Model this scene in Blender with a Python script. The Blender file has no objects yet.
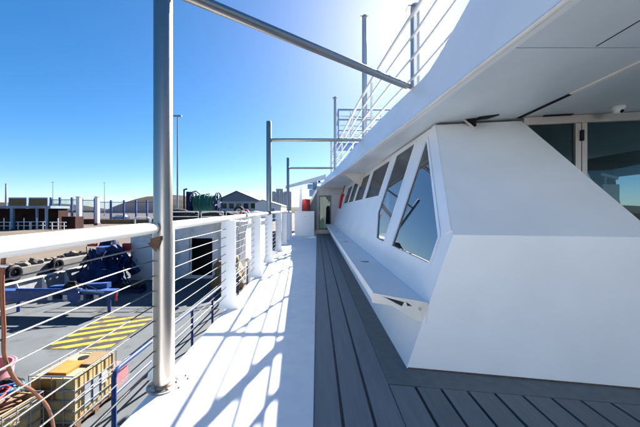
import bpy, bmesh, math, random
from mathutils import Vector, Matrix, noise
random.seed(7)
S = bpy.context.scene
COL = S.collection
R = math.radians

# ------------------------------------------------------------------ camera
cam_d = bpy.data.cameras.new('camera')
cam = bpy.data.objects.new('camera', cam_d)
COL.objects.link(cam)
H = 1.25                                  # eye height above the gangway deck
F = 290.0 / 640.0                         # focal length in picture widths
cam.location = (0, 0, H)
cam.rotation_euler = (R(90), 0, 0)
cam_d.sensor_width = 36
cam_d.lens = 36 * F
cam_d.shift_x = 3 / 640
cam_d.shift_y = -2.5 / 640
cam_d.clip_start = 0.02
cam_d.clip_end = 9000
S.camera = cam

# ------------------------------------------------------------------ sky and sun
SUN = Vector((98, 290, 206)).normalized()
ELEV = math.asin(SUN.z)
AZ = math.atan2(SUN.x, SUN.y)
w = bpy.data.worlds.new('World')
S.world = w
w.use_nodes = True
nt = w.node_tree
nt.nodes.clear()
sky = nt.nodes.new('ShaderNodeTexSky')
sky.sky_type = 'NISHITA'
sky.sun_disc = False
sky.sun_elevation = ELEV
sky.sun_rotation = AZ
sky.altitude = 0
sky.air_density = 0.7
sky.dust_density = 0.38
sky.ozone_density = 4.0
bg = nt.nodes.new('ShaderNodeBackground')
bg.inputs['Strength'].default_value = 0.085
out = nt.nodes.new('ShaderNodeOutputWorld')
gain = nt.nodes.new('ShaderNodeVectorMath')     # clearer, deeper sky: contrast and saturation of the whole dome
gain.operation = 'SCALE'
gain.inputs['Scale'].default_value = 0.16
gam = nt.nodes.new('ShaderNodeGamma')
gam.inputs['Gamma'].default_value = 0.82
hsv = nt.nodes.new('ShaderNodeHueSaturation')
hsv.inputs['Saturation'].default_value = 1.40
nt.links.new(sky.outputs[0], gain.inputs[0])
nt.links.new(gain.outputs[0], gam.inputs[0])
nt.links.new(gam.outputs[0], hsv.inputs['Color'])
nt.links.new(hsv.outputs[0], bg.inputs[0])
nt.links.new(bg.outputs[0], out.inputs[0])

sl = bpy.data.lights.new('sun', 'SUN')
sl.energy = 2.1
sl.angle = R(0.5)
sl.color = (1.0, 0.96, 0.91)
sun = bpy.data.objects.new('sun', sl)
sun.rotation_euler = (-SUN).to_track_quat('-Z', 'Y').to_euler()
sun.location = SUN * 60
COL.objects.link(sun)

S.view_settings.view_transform = 'Standard'
S.view_settings.look = 'None'
S.view_settings.gamma = 1.0
S.view_settings.exposure = 3.78
S.cycles.max_bounces = 8
S.cycles.transparent_max_bounces = 12

# ------------------------------------------------------------------ materials
def mat(name, col, rough=0.5, metal=0.0, var=0.12, vscale=3.0, bump=0.0, bscale=60.0, stain=None, samt=0.0,
        sscale=2.0, stretch=(1, 1, 1), ior=1.45, wave=0.0, coat=0.0, orand=0.0, spec=0.5, srange=(0.55, 0.72), rvar=0.0):
    m = bpy.data.materials.new(name)
    m.use_nodes = True
    n, l = m.node_tree.nodes, m.node_tree.links
    b = n['Principled BSDF']
    b.inputs['Roughness'].default_value = rough
    b.inputs['Metallic'].default_value = metal
    b.inputs['IOR'].default_value = ior
    b.inputs['Coat Weight'].default_value = coat
    b.inputs['Specular IOR Level'].default_value = spec
    tc = n.new('ShaderNodeTexCoord')
    mp = n.new('ShaderNodeMapping')
    mp.inputs['Scale'].default_value = stretch
    l.new(tc.outputs['Object'], mp.inputs['Vector'])

    def noisy(scale, detail=5.0):
        t = n.new('ShaderNodeTexNoise')
        t.inputs['Scale'].default_value = scale
        t.inputs['Detail'].default_value = detail
        l.new(mp.outputs[0], t.inputs['Vector'])
        return t
    t1 = noisy(vscale)
    mr = n.new('ShaderNodeMapRange')
    mr.inputs['From Min'].default_value = 0.3
    mr.inputs['From Max'].default_value = 0.7
    mr.inputs['To Min'].default_value = 1 - var
    mr.inputs['To Max'].default_value = 1 + var
    l.new(t1.outputs['Fac'], mr.inputs['Value'])
    mx = n.new('ShaderNodeMix')
    mx.data_type = 'RGBA'
    mx.blend_type = 'MULTIPLY'
    mx.inputs['Factor'].default_value = 1.0
    mx.inputs['A'].default_value = (*col, 1)
    l.new(mr.outputs[0], mx.inputs['B'])
    last = mx.outputs['Result']
    if orand:
        oi = n.new('ShaderNodeObjectInfo')
        r4 = n.new('ShaderNodeMapRange')
        r4.inputs['To Min'].default_value = 1 - orand
        r4.inputs['To Max'].default_value = 1 + orand
        l.new(oi.outputs['Random'], r4.inputs['Value'])
        m4 = n.new('ShaderNodeMix')
        m4.data_type = 'RGBA'
        m4.blend_type = 'MULTIPLY'
        m4.inputs['Factor'].default_value = 1.0
        l.new(last, m4.inputs['A'])
        l.new(r4.outputs[0], m4.inputs['B'])
        last = m4.outputs['Result']
    if stain:
        t2 = noisy(sscale, 8.0)
        r2 = n.new('ShaderNodeMapRange')
        r2.inputs['From Min'].default_value = srange[0]
        r2.inputs['From Max'].default_value = srange[1]
        r2.inputs['To Max'].default_value = samt
        l.new(t2.outputs['Fac'], r2.inputs['Value'])
        m2 = n.new('ShaderNodeMix')
        m2.data_type = 'RGBA'
        l.new(r2.outputs[0], m2.inputs['Factor'])
        l.new(last, m2.inputs['A'])
        m2.inputs['B'].default_value = (*stain, 1)
        last = m2.outputs['Result']
    l.new(last, b.inputs['Base Color'])
    if rvar:
        r3 = n.new('ShaderNodeMapRange')
        r3.inputs['From Min'].default_value = 0.3
        r3.inputs['From Max'].default_value = 0.7
        r3.inputs['To Min'].default_value = max(0.02, rough - rvar)
        r3.inputs['To Max'].default_value = rough + rvar
        l.new(noisy(vscale * 2.3).outputs['Fac'], r3.inputs['Value'])
        l.new(r3.outputs[0], b.inputs['Roughness'])
    prev = None
    for (amt, sc) in ((bump, bscale), (wave, 1.7)):
        if amt:
            bp = n.new('ShaderNodeBump')
            bp.inputs['Strength'].default_value = min(1.0, amt)
            bp.inputs['Distance'].default_value = 0.004 if sc == bscale else 0.03
            l.new(noisy(sc, 3.0 if sc == bscale else 1.0).outputs['Fac'], bp.inputs['Height'])
            if prev:
                l.new(prev.outputs[0], bp.inputs['Normal'])
            prev = bp
    if prev:
        l.new(prev.outputs[0], b.inputs['Normal'])
    return m


def glass_mat(name, tint, gloss_ior, trans, refl=1.0):
    m = bpy.data.materials.new(name)
    m.use_nodes = True
    n, l = m.node_tree.nodes, m.node_tree.links
    n.remove(n['Principled BSDF'])
    o = n['Material Output']
    tr = n.new('ShaderNodeBsdfTransparent')
    tr.inputs['Color'].default_value = (*[c * trans for c in tint], 1)
    gl = n.new('ShaderNodeBsdfGlossy')
    gl.inputs['Roughness'].default_value = 0.015
    fr = n.new('ShaderNodeFresnel')
    fr.inputs['IOR'].default_value = gloss_ior
    mx = n.new('ShaderNodeMixShader')
    mu = n.new('ShaderNodeMath')
    mu.operation = 'MULTIPLY'
    mu.inputs[1].default_value = refl
    l.new(fr.outputs[0], mu.inputs[0])
    l.new(mu.outputs[0], mx.inputs[0])
    l.new(tr.outputs[0], mx.inputs[1])
    l.new(gl.outputs[0], mx.inputs[2])
    l.new(mx.outputs[0], o.inputs[0])
    return m


M = {}
M['white'] = mat('white_marine_paint', (0.86, 0.86, 0.86), 0.38, var=0.03, vscale=1.6, bump=0.08, bscale=220, wave=0.10,
                 stain=(0.62, 0.60, 0.56), samt=0.32, sscale=1.1, rvar=0.04, srange=(0.42, 0.85))
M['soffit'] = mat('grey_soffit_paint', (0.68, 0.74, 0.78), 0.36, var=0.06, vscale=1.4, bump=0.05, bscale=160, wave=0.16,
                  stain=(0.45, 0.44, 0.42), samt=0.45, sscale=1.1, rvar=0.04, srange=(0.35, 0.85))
M['deck_white'] = mat('white_nonslip_deck', (0.83, 0.83, 0.82), 0.6, var=0.03, vscale=6, bump=0.08, bscale=160,
                      stain=(0.30, 0.28, 0.25), samt=0.16, sscale=9, srange=(0.5, 0.9))
M['cream'] = mat('cream_trim', (0.74, 0.70, 0.62), 0.42, var=0.08, bump=0.1, stain=(0.42, 0.27, 0.14), samt=0.25, sscale=5)
M['plank'] = mat('grey_composite_plank', (0.165, 0.178, 0.186), 0.5, var=0.10, vscale=7, bump=0.5, bscale=70, stretch=(5, 0.35, 5),
                 stain=(0.19, 0.19, 0.185), samt=0.5, sscale=1.2, orand=0.13)
M['plank_edge'] = mat('grey_margin_plank', (0.13, 0.146, 0.153), 0.5, var=0.14, vscale=7, bump=0.4, bscale=60, stretch=(2, 2, 2),
                      stain=(0.14, 0.12, 0.10), samt=0.4, sscale=2.2)
M['caulk'] = mat('black_caulking', (0.012, 0.013, 0.016), 0.5)
M['steel'] = mat('brushed_stainless', (0.42, 0.385, 0.35), 0.38, metal=1.0, var=0.05, vscale=3, stretch=(1, 1, 0.2), bump=0.06, bscale=160)
M['cable'] = mat('steel_wire', (0.14, 0.14, 0.14), 0.45, metal=0.9, bump=0.3, bscale=300)
M['rust'] = mat('rusty_fitting', (0.10, 0.06, 0.035), 0.75, var=0.3, vscale=30, bump=0.4)
M['black'] = mat('black_rubber', spec=0.2, col=(0.007, 0.007, 0.008), rough=0.6, bump=0.2)
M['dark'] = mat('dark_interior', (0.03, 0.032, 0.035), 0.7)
M['glass'] = glass_mat('tinted_window_glass', (0.45, 0.5, 0.55), 1.5, 0.35, 0.32)
M['clear'] = glass_mat('door_glass', (0.75, 0.85, 0.85), 1.45, 0.8)
M['greenglass'] = glass_mat('greenish_door_glass', (0.45, 0.66, 0.58), 1.5, 0.55, 0.7)
M['bronze'] = mat('anodised_door_frame', (0.42, 0.38, 0.35), 0.35, metal=0.6, var=0.08, bump=0.1)
M['red'] = mat('red_cloth', (0.55, 0.02, 0.025), 0.6, var=0.2, bump=0.3)
M['redpaint'] = mat('red_paint', (0.42, 0.035, 0.03), 0.4, var=0.2, bump=0.1)
M['blue'] = mat('blue_marine_paint', (0.012, 0.047, 0.17), 0.5, var=0.2, vscale=4, bump=0.1, stain=(0.10, 0.09, 0.08), samt=0.5, sscale=4)
M['bluegrey'] = mat('blue_grey_steel', (0.17, 0.25, 0.34), 0.5, var=0.15, vscale=1.0)
M['navy'] = mat('navy_canvas', spec=0.12, col=(0.008, 0.018, 0.06), rough=0.7, var=0.35, vscale=3, bump=0.6, bscale=14)
M['fenceblue'] = mat('blue_fence_paint', (0.05, 0.095, 0.22), 0.5, var=0.15)
M['deck_grey'] = mat('grey_workdeck_paint', spec=0.12, col=(0.085, 0.092, 0.096), rough=0.6, var=0.14, vscale=0.8, bump=0.3, bscale=50,
                     stain=(0.05, 0.047, 0.042), samt=0.6, sscale=1.3)
M['yellow'] = mat('yellow_hazard_paint', (0.32, 0.21, 0.012), 0.55, var=0.12, stain=(0.05, 0.045, 0.03), samt=0.85, sscale=4, srange=(0.48, 0.66))
M['hazard_black'] = mat('black_hazard_paint', (0.018, 0.018, 0.017), 0.6, var=0.3, stain=(0.07, 0.066, 0.06), samt=0.4, sscale=4)
M['bulwark'] = mat('weathered_white_bulwark', (0.26, 0.27, 0.275), 0.5, var=0.12, stain=(0.15, 0.11, 0.08), samt=0.6, sscale=1.5)
M['wornwhite'] = mat('worn_white_steel', (0.55, 0.55, 0.54), 0.5, var=0.08, stain=(0.33, 0.22, 0.13), samt=0.55, sscale=1.1, wave=0.2)
M['plastic'] = mat('yellowed_tank_plastic', (0.44, 0.31, 0.14), 0.4, var=0.18, vscale=2.5, stain=(0.26, 0.13, 0.03), samt=0.8, sscale=2.2)
M['orangeply'] = mat('orange_stained_panel', (0.30, 0.125, 0.022), 0.5, var=0.25, vscale=3)
M['galv'] = mat('galvanised_cage', (0.34, 0.35, 0.36), 0.42, metal=0.7, var=0.1)
M['label'] = mat('grey_label_plate', (0.26, 0.28, 0.30), 0.4, var=0.06)
M['wood'] = mat('weathered_brown_wood', (0.15, 0.085, 0.05), 0.75, var=0.35, vscale=5, stretch=(1, 6, 6), bump=0.5)
M['pink'] = mat('faded_pink_plastic', (0.36, 0.15, 0.165), 0.5, var=0.12)
M['net'] = mat('dark_fishing_net', spec=0.12, col=(0.022, 0.024, 0.022), rough=0.9, var=0.6, vscale=18, bump=1.0, bscale=40)
M['teal'] = mat('teal_net_twine', (0.02, 0.12, 0.10), 0.85, var=0.5, vscale=25, bump=1.0, bscale=70, stretch=(6, 1, 1))
M['brownnet'] = mat('brown_net_twine', (0.20, 0.12, 0.05), 0.9, var=0.5, vscale=14, bump=1.0, bscale=40)
M['orange'] = mat('orange_brown_hose', (0.15, 0.046, 0.016), 0.5, var=0.25, vscale=20)
M['bluerope'] = mat('blue_rope', (0.03, 0.16, 0.38), 0.8, bump=0.6)
M['sand'] = mat('dusty_quay_ground', spec=0.12, col=(0.095, 0.078, 0.062), rough=0.9, var=0.18, vscale=0.25, bump=0.6, bscale=6,
                stain=(0.07, 0.064, 0.058), samt=0.6, sscale=0.09)
M['concrete'] = mat('quay_concrete', (0.11, 0.106, 0.10), 0.85, var=0.2, vscale=1.2, bump=0.5, bscale=20)
M['rock'] = mat('pale_rock', spec=0.12, col=(0.13, 0.11, 0.09), rough=0.9, var=0.3, vscale=2, bump=0.8, bscale=10)
M['hill'] = mat('dry_brown_hill', spec=0.12, col=(0.022, 0.0145, 0.0095), rough=0.95, var=0.5, vscale=0.035, bump=0.5, bscale=0.4, stain=(0.008, 0.007, 0.005), samt=0.85,
                sscale=0.05, srange=(0.45, 0.6))
M['tan'] = mat('tan_sheet', spec=0.12, col=(0.16, 0.11, 0.06), rough=0.8, var=0.2, vscale=0.8)
M['oxide'] = mat('red_oxide_steel', spec=0.12, col=(0.045, 0.02, 0.017), rough=0.8, var=0.4, vscale=0.8)
M['shedroof'] = mat('blue_grey_roofing', (0.11, 0.14, 0.18), 0.5, var=0.12, vscale=0.4)
M['greywall'] = mat('grey_cladding', (0.30, 0.33, 0.37), 0.6, var=0.12, vscale=0.2)
M['paint'] = mat('plain_white_paint', (0.62, 0.62, 0.61), 0.35, var=0.05, stain=(0.5, 0.45, 0.38), samt=0.3, sscale=3)
M['sea'] = mat('harbour_water', (0.02, 0.05, 0.06), 0.08, var=0.1, bump=0.0, wave=0.6)
M['endgrey'] = mat('warm_grey_bulkhead', (0.50, 0.49, 0.47), 0.5, var=0.08, stain=(0.3, 0.26, 0.2), samt=0.3, sscale=3)
M['doorgrey'] = mat('dark_grey_door', (0.17, 0.17, 0.165), 0.45, var=0.1)
M['darkblue'] = mat('dark_blue_paint', spec=0.12, col=(0.006, 0.016, 0.06), rough=0.6, var=0.3, vscale=3, bump=0.2)
M['skyblue'] = mat('sky_blue_paint', (0.08, 0.24, 0.62), 0.4, var=0.08)
M['paleblue'] = mat('pale_blue_grey_paint', (0.10, 0.17, 0.29), 0.45, var=0.15, vscale=4)
M['screen'] = mat('plastic_grey', (0.45, 0.46, 0.46), 0.4)

# ------------------------------------------------------------------ helpers
ROOT = {}


def tag(o, label, cat, group=None, kind=None):
    if label:
        o['label'] = label
    if cat:
        o['category'] = cat
    if group:
        o['group'] = group
    if kind:
        o['kind'] = kind
    return o


def thing(name, label, cat, loc=(0, 0, 0), group=None):
    o = bpy.data.objects.new(name, None)
    o.empty_display_size = 0.1
    COL.objects.link(o)
    o.location = loc
    ROOT[o.name] = Vector(loc)
    return tag(o, label, cat, group)


class MB:
    def __init__(s):
        s.bm = bmesh.new()

    def box(s, x0, x1, y0, y1, z0, z1):
        v = [s.bm.verts.new(p) for p in ((x0, y0, z0), (x1, y0, z0), (x1, y1, z0), (x0, y1, z0),
                                          (x0, y0, z1), (x1, y0, z1), (x1, y1, z1), (x0, y1, z1))]
        for f in ((0, 3, 2, 1), (4, 5, 6, 7), (0, 1, 5, 4), (1, 2, 6, 5), (2, 3, 7, 6), (3, 0, 4, 7)):
            s.bm.faces.new([v[i] for i in f])
        return s

    def obox(s, c, size, rot=None):
        mtx = (rot.to_4x4() if rot else Matrix.Identity(4))
        c = Vector(c)
        a = [Vector((sx * size[0] / 2, sy * size[1] / 2, sz * size[2] / 2)) for sz in (-1, 1) for (sx, sy) in ((-1, -1), (1, -1), (1, 1), (-1, 1))]
        v = [s.bm.verts.new(c + mtx @ p) for p in a]
        for f in ((0, 3, 2, 1), (4, 5, 6, 7), (0, 1, 5, 4), (1, 2, 6, 5), (2, 3, 7, 6), (3, 0, 4, 7)):
            s.bm.faces.new([v[i] for i in f])
        return s

    def tube(s, pts, r, n=10, r2=None):
        pts = [Vector(p) for p in pts]
        rings = []
        up = None
        for i, p in enumerate(pts):
            if i == 0:
                d = pts[1] - p
            elif i == len(pts) - 1:
                d = p - pts[i - 1]
            else:
                d = (pts[i + 1] - p).normalized() + (p - pts[i - 1]).normalized()
            d.normalize()
            if up is None:
                up = Vector((0, 0, 1)) if abs(d.z) < 0.9 else Vector((0, 1, 0))
            a = d.cross(up).normalized()
            b = a.cross(d).normalized()
            up = b
            k = 1.0
            if 0 < i < len(pts) - 1:
                c = (pts[i + 1] - p).normalized().dot((p - pts[i - 1]).normalized())
                k = min(1.4, 1 / max(0.5, math.sqrt((1 + c) / 2)))
            rr = r if r2 is None else r + (r2 - r) * i / (len(pts) - 1)
            rings.append([s.bm.verts.new(p + (a * math.cos(2 * math.pi * j / n) + b * math.sin(2 * math.pi * j / n)) * rr * (k if i else 1))
                          for j in range(n)])
        for q, t in zip(rings, rings[1:]):
            for j in range(n):
                s.bm.faces.new((q[j], q[(j + 1) % n], t[(j + 1) % n], t[j]))
        s.bm.faces.new(rings[0][::-1])
        s.bm.faces.new(rings[-1])
        return s

    def prism(s, poly, vec):
        vec = Vector(vec)
        a = [s.bm.verts.new(p) for p in poly]
        b = [s.bm.verts.new(Vector(p) + vec) for p in poly]
        s.bm.faces.new(a[::-1])
        s.bm.faces.new(b)
        for i in range(len(a)):
            j = (i + 1) % len(a)
            s.bm.faces.new((a[i], a[j], b[j], b[i]))
        return s

    def solid(s, verts, faces):
        v = [s.bm.verts.new(p) for p in verts]
        for f in faces:
            s.bm.faces.new([v[i] for i in f])
        return s

    def loft(s, sections):
        """closed cross sections (lists of points) joined along, both ends capped"""
        rs = [[s.bm.verts.new(p) for p in sec] for sec in sections]
        n = len(rs[0])
        for a, b in zip(rs, rs[1:]):
            for j in range(n):
                s.bm.faces.new((a[j], a[(j + 1) % n], b[(j + 1) % n], b[j]))
        s.bm.faces.new(rs[0][::-1])
        s.bm.faces.new(rs[-1])
        return s

    def lathe(s, c, prof, axis=(0, 0, 1), n=20):
        ax = Vector(axis).normalized()
        u = ax.orthogonal().normalized()
        v = ax.cross(u)
        c = Vector(c)
        rs = []
        for (r, h) in prof:
            if r <= 1e-6:
                rs.append([s.bm.verts.new(c + ax * h)])
            else:
                rs.append([s.bm.verts.new(c + ax * h + (u * math.cos(2 * math.pi * j / n) + v * math.sin(2 * math.pi * j / n)) * r) for j in range(n)])
        for a, b in zip(rs, rs[1:]):
            for j in range(n):
                k = (j + 1) % n
                if len(a) == 1 and len(b) > 1:
                    s.bm.faces.new((a[0], b[k], b[j]))
                elif len(b) == 1 and len(a) > 1:
                    s.bm.faces.new((a[j], a[k], b[0]))
                elif len(a) > 1:
                    s.bm.faces.new((a[j], a[k], b[k], b[j]))
        if len(rs[0]) > 1:
            s.bm.faces.new(rs[0][::-1])
        if len(rs[-1]) > 1:
            s.bm.faces.new(rs[-1])
        return s

    def torus(s, c, axis, R_, r, n=24, k=10):
        ax = Vector(axis).normalized()
        u = ax.orthogonal().normalized()
        v = ax.cross(u)
        c = Vector(c)
        rs = []
        for i in range(n):
            d = u * math.cos(2 * math.pi * i / n) + v * math.sin(2 * math.pi * i / n)
            rs.append([s.bm.verts.new(c + d * (R_ + r * math.cos(2 * math.pi * j / k)) + ax * r * math.sin(2 * math.pi * j / k)) for j in range(k)])
        for i in range(n):
            a, b = rs[i], rs[(i + 1) % n]
            for j in range(k):
                s.bm.faces.new((a[j], a[(j + 1) % k], b[(j + 1) % k], b[j]))
        return s

    def blob(s, c, size, sub=3, amp=0.25, freq=2.0, seed=0.0):
        t = bmesh.new()
        bmesh.ops.create_icosphere(t, subdivisions=sub, radius=1)
        mp = {}
        for vv in t.verts:
            k = 1 + amp * noise.noise(vv.co * freq + Vector((seed, seed * 1.7, 3)))+ amp * 0.4 * noise.noise(vv.co * freq * 3 + Vector((seed, 1, 3)))
            p = Vector((vv.co.x * size[0], vv.co.y * size[1], max(vv.co.z, -0.55) * size[2])) * k
            mp[vv] = s.bm.verts.new(Vector(c) + p)
        for f in t.faces:
            s.bm.faces.new([mp[q] for q in f.verts])
        t.free()
        return s

    def bevel(s, off, seg=2, ang=30):
        es = [e for e in s.bm.edges if len(e.link_faces) == 2 and e.calc_face_angle(0) > R(ang)]
        bmesh.ops.bevel(s.bm, geom=es, offset=off, segments=seg, affect='EDGES', profile=0.6, clamp_overlap=True)
        return s

    def build(s, name, material, parent=None, smooth=True, kind=None, label=None, sharp=35):
        bmesh.ops.recalc_face_normals(s.bm, faces=s.bm.faces)
        off = ROOT.get(parent.name, Vector()) if parent else Vector()
        if off.length:
            bmesh.ops.translate(s.bm, verts=s.bm.verts, vec=-off)
        me = bpy.data.meshes.new(name)
        s.bm.to_mesh(me)
        s.bm.free()
        me.materials.append(material)
        if smooth:
            me.shade_smooth()
            me.set_sharp_from_angle(angle=R(sharp))
        o = bpy.data.objects.new(name, me)
        COL.objects.link(o)
        if parent:
            o.parent = parent
            ROOT[o.name] = off.copy()
        if kind:
            o['kind'] = kind
        if label:
            o['label'] = label
        return o


def plate(outer, holes, fn, t0, t1):
    """flat plate with openings: outline and holes are (u, v); fn(u, v, d) maps to the world, d is depth along the normal"""
    cu = bpy.data.curves.new('outline', 'CURVE')
    cu.dimensions = '2D'
    cu.fill_mode = 'BOTH'
    for ring in [outer] + holes:
        sp = cu.splines.new('POLY')
        sp.points.add(len(ring) - 1)
        for p, q in zip(sp.points, ring):
            p.co = (q[0], q[1], 0, 1)
        sp.use_cyclic_u = True
    cu.extrude = 0.5
    ob = bpy.data.objects.new('outline', cu)
    COL.objects.link(ob)
    bpy.context.view_layer.update()
    me = bpy.data.meshes.new_from_object(ob)
    bpy.data.objects.remove(ob)
    bpy.data.curves.remove(cu)
    mb = MB()
    mb.bm.from_mesh(me)
    bpy.data.meshes.remove(me)
    bmesh.ops.remove_doubles(mb.bm, verts=mb.bm.verts, dist=1e-5)
    for v in mb.bm.verts:
        d = t0 + (t1 - t0) * (v.co.z + 0.5)
        v.co = Vector(fn(v.co.x, v.co.y, d))
    return mb


def rounded(poly, r, seg=4):
    outp = []
    n = len(poly)
    for i in range(n):
        p0, p1, p2 = Vector(poly[i - 1]), Vector(poly[i]), Vector(poly[(i + 1) % n])
        a, b = (p0 - p1), (p2 - p1)
        la, lb = a.length, b.length
        a.normalize()
        b.normalize()
        half = math.acos(max(-1, min(1, a.dot(b)))) / 2
        k = min(r / math.tan(half), 0.45 * la, 0.45 * lb)
        s0, s1 = p1 + a * k, p1 + b * k
        for j in range(seg + 1):
            t = j / seg
            q = s0 * (1 - t) ** 2 + p1 * 2 * t * (1 - t) + s1 * t ** 2
            outp.append((q.x, q.y))
    return outp


def shrink(poly, d):
    """inset a convex polygon by d"""
    n = len(poly)
    cx = sum(p[0] for p in poly) / n
    cy = sum(p[1] for p in poly) / n
    lines = []
    for i in range(n):
        a, b = Vector(poly[i]), Vector(poly[(i + 1) % n])
        e = (b - a).normalized()
        nn = Vector((-e.y, e.x))
        if nn.dot(Vector((cx, cy)) - a) < 0:
            nn = -nn
        lines.append((a + nn * d, e))
    res = []
    for i in range(n):
        (p, e), (q, g) = lines[i - 1], lines[i]
        den = e.x * g.y - e.y * g.x
        t = ((q.x - p.x) * g.y - (q.y - p.y) * g.x) / den
        res.append((p.x + e.x * t, p.y + e.y * t))
    return res


def interp(tab, y):
    if y <= tab[0][0]:
        return tab[0][1] + (tab[1][1] - tab[0][1]) / (tab[1][0] - tab[0][0]) * (y - tab[0][0])
    for i in range(len(tab) - 1):
        (a, va), (b, vb) = tab[i], tab[i + 1]
        if y <= b:
            # Catmull-Rom style smooth interpolation
            t = (y - a) / (b - a)
            sa = (vb - tab[i - 1][1]) / (b - tab[i - 1][0]) if i else (vb - va) / (b - a)
            sb = (tab[i + 2][1] - va) / (tab[i + 2][0] - a) if i + 2 < len(tab) else (vb - va) / (b - a)
            h = b - a
            return ((2 * t ** 3 - 3 * t ** 2 + 1) * va + (t ** 3 - 2 * t ** 2 + t) * h * sa + (-2 * t ** 3 + 3 * t ** 2) * vb + (t ** 3 - t ** 2) * h * sb)
    return tab[-1][1]


def smooth_path(pts, k):
    P_ = [Vector(p) for p in pts]
    res = []
    for i in range(len(P_) - 1):
        a, b, c, d = P_[max(0, i - 1)], P_[i], P_[i + 1], P_[min(len(P_) - 1, i + 2)]
        for j in range(k):
            t = j / k
            res.append(0.5 * (2 * b + (c - a) * t + (2 * a - 5 * b + 4 * c - d) * t * t + (3 * b - a - 3 * c + d) * t ** 3))
    res.append(P_[-1])
    return res


def W(px, py, Y):
    """where a sight line meets the distance Y (used to lay out the far quay)"""
    return Vector(((px - 317) * Y / 290, Y, H - (py - 211) * Y / 290))


def dup(root, loc, label=None):
    r = root.copy()
    COL.objects.link(r)
    r.location = loc
    if label:
        r['label'] = label
    for ch in root.children:
        c = ch.copy()
        COL.objects.link(c)
        c.parent = r
        for g in ch.children:
            d = g.copy()
            COL.objects.link(d)
            d.parent = c
    return r


# ================================================================== SETTING: sea, quay, hills
QZ = -1.3
MB().solid([(-4000, -4000, -5.2), (4000, -4000, -5.2), (4000, 4000, -5.2), (-4000, 4000, -5.2)], [(0, 1, 2, 3)]).build('sea', M['sea'], kind='structure')
g = MB()
EZ = -1.95                                # the apron falls towards the quay edge
g.solid([(-4000, -400, QZ), (-27, -400, QZ), (-17.2, -400, EZ), (-17.2, 46, EZ), (-27, 56, QZ), (60, 46, EZ), (60, 56, QZ), (60, -400, QZ), (4000, -400, QZ),
         (4000, 4000, QZ), (-4000, 4000, QZ)],
        [(0, 1, 4, 10), (1, 2, 3, 4), (3, 5, 6, 4), (4, 6, 9, 10), (5, 7, 8, 9, 6)])
g.build('ground', M['sand'], kind='structure')
qe = MB()
qe.box(-17.2, -16.5, -60, 46.7, -6, EZ + 0.006)
qe.box(-16.5, 60, 46, 46.7, -6, EZ + 0.006)
qe.bevel(0.04)
qe.build('quay_edge', M['concrete'], kind='structure')


def hill(px0, px1, prof, Y, depth, name):
    n, k = 110, 16
    mb = MB()
    rows = []
    for j in range(k):
        t = j / (k - 1)
        row = []
        for i in range(n):
            px = px0 + (px1 - px0) * i / (n - 1)
            top = interp(prof, px)
            z = H + (211 - top) * Y / 290
            yy = Y + depth * t
            x = (px - 317) * Y / 290
            e = math.sin(math.pi * min(1, t * 1.0)) ** 0.6 if 0 < t < 1 else 0
            nz = noise.fractal(Vector((x * 0.03, yy * 0.03, 2.1)), 0.8, 2.0, 6)
            zz = QZ + max(0, (z - QZ)) * e * (1 + 0.10 * nz) - (0.5 if t in (0, 1) else 0)
            row.append(mb.bm.verts.new((x, yy, zz)))
        rows.append(row)
    for a, b in zip(rows, rows[1:]):
        for i in range(n - 1):
            mb.bm.faces.new((a[i], a[i + 1], b[i + 1], b[i]))
    return mb.build(name, M['hill'], kind='structure')


hill(88, 330, [(88, 211), (98, 203), (104, 196), (112, 191), (122, 190.5), (138, 191), (150, 193), (165, 196), (185, 199), (215, 203), (330, 207)], 330, 240, 'hill')
hill(-120, 40, [(-120, 200), (-60, 201), (0, 202.5), (14, 204), (28, 207), (40, 211)], 420, 200, 'hill')

# ================================================================== OUR SHIP: decks
def ship_edge(y):
    return -1.135 - 0.011 * max(y, 0) - 0.0006 * max(0, y - 6) ** 2


deck = thing('gangway_deck', None, None)
deck['kind'] = 'structure'
ys = [-3 + i * 0.5 for i in range(40)]
MB().loft([[(-0.022, y, -0.12), (-0.022, y, 0.012), (ship_edge(y) + 0.03, y, 0.012), (ship_edge(y), y, -0.01), (ship_edge(y), y, -0.12)] for y in ys]
          ).build('margin_plate', M['deck_white'], deck, kind='structure')
MB().box(-0.02, 6.0, -3, 16.4, -0.12, -0.012).build('caulking_bed', M['caulk'], deck, smooth=False, kind='structure')
# planks of the passage run fore and aft; beside the house lies a margin plank, aft of it the planks of the open deck
GAP = 0.010


def aft_end(x):
    return 2.095 - 0.144 * (x - 0.513)


def plank(x0, x1, ya0, ya1, yb):
    o = MB().prism([(x0, ya0, -0.03), (x1, ya0, -0.03), (x1, yb[1], -0.03), (x0, yb[0], -0.03)], (0, 0, 0.03 + random.uniform(0, 0.0016)))
    o.bevel(0.003, 1)
    return o.build('plank', M['plank'], deck, smooth=False)


xs = [-0.020, 0.153, 0.340, 0.516]
for a, b in zip(xs, xs[1:]):
    plank(a + (GAP if a > 0 else 0.002), b - (GAP if b < 0.5 else 0.003), -3, -3, (16.1, 16.1))
xs = [0.516, 0.700, 0.872, 1.045, 1.218, 1.392, 1.566, 1.74, 1.914, 2.088, 2.262, 2.436, 2.61, 2.784, 2.958]
for i, (a, b) in enumerate(zip(xs, xs[1:])):
    plank(a + (GAP if i else 0.003), b - GAP, -3, -3, (aft_end(a + GAP) - 0.004, aft_end(b - GAP) - 0.004))
o = MB().prism([(0.516, 2.098, -0.03), (0.74, 2.068, -0.03), (0.74, 16.1, -0.03), (0.516, 16.1, -0.03)], (0, 0, 0.0305)).bevel(0.002, 1)
o.build('plank', M['plank_edge'], deck, smooth=False, label='margin plank along the house side')
o = MB().prism([(0.742, aft_end(0.742), -0.03), (2.96, aft_end(2.96), -0.03), (2.96, 3.4, -0.03), (0.742, 3.4, -0.03)], (0, 0, 0.0305)).bevel(0.002, 1)
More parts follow.
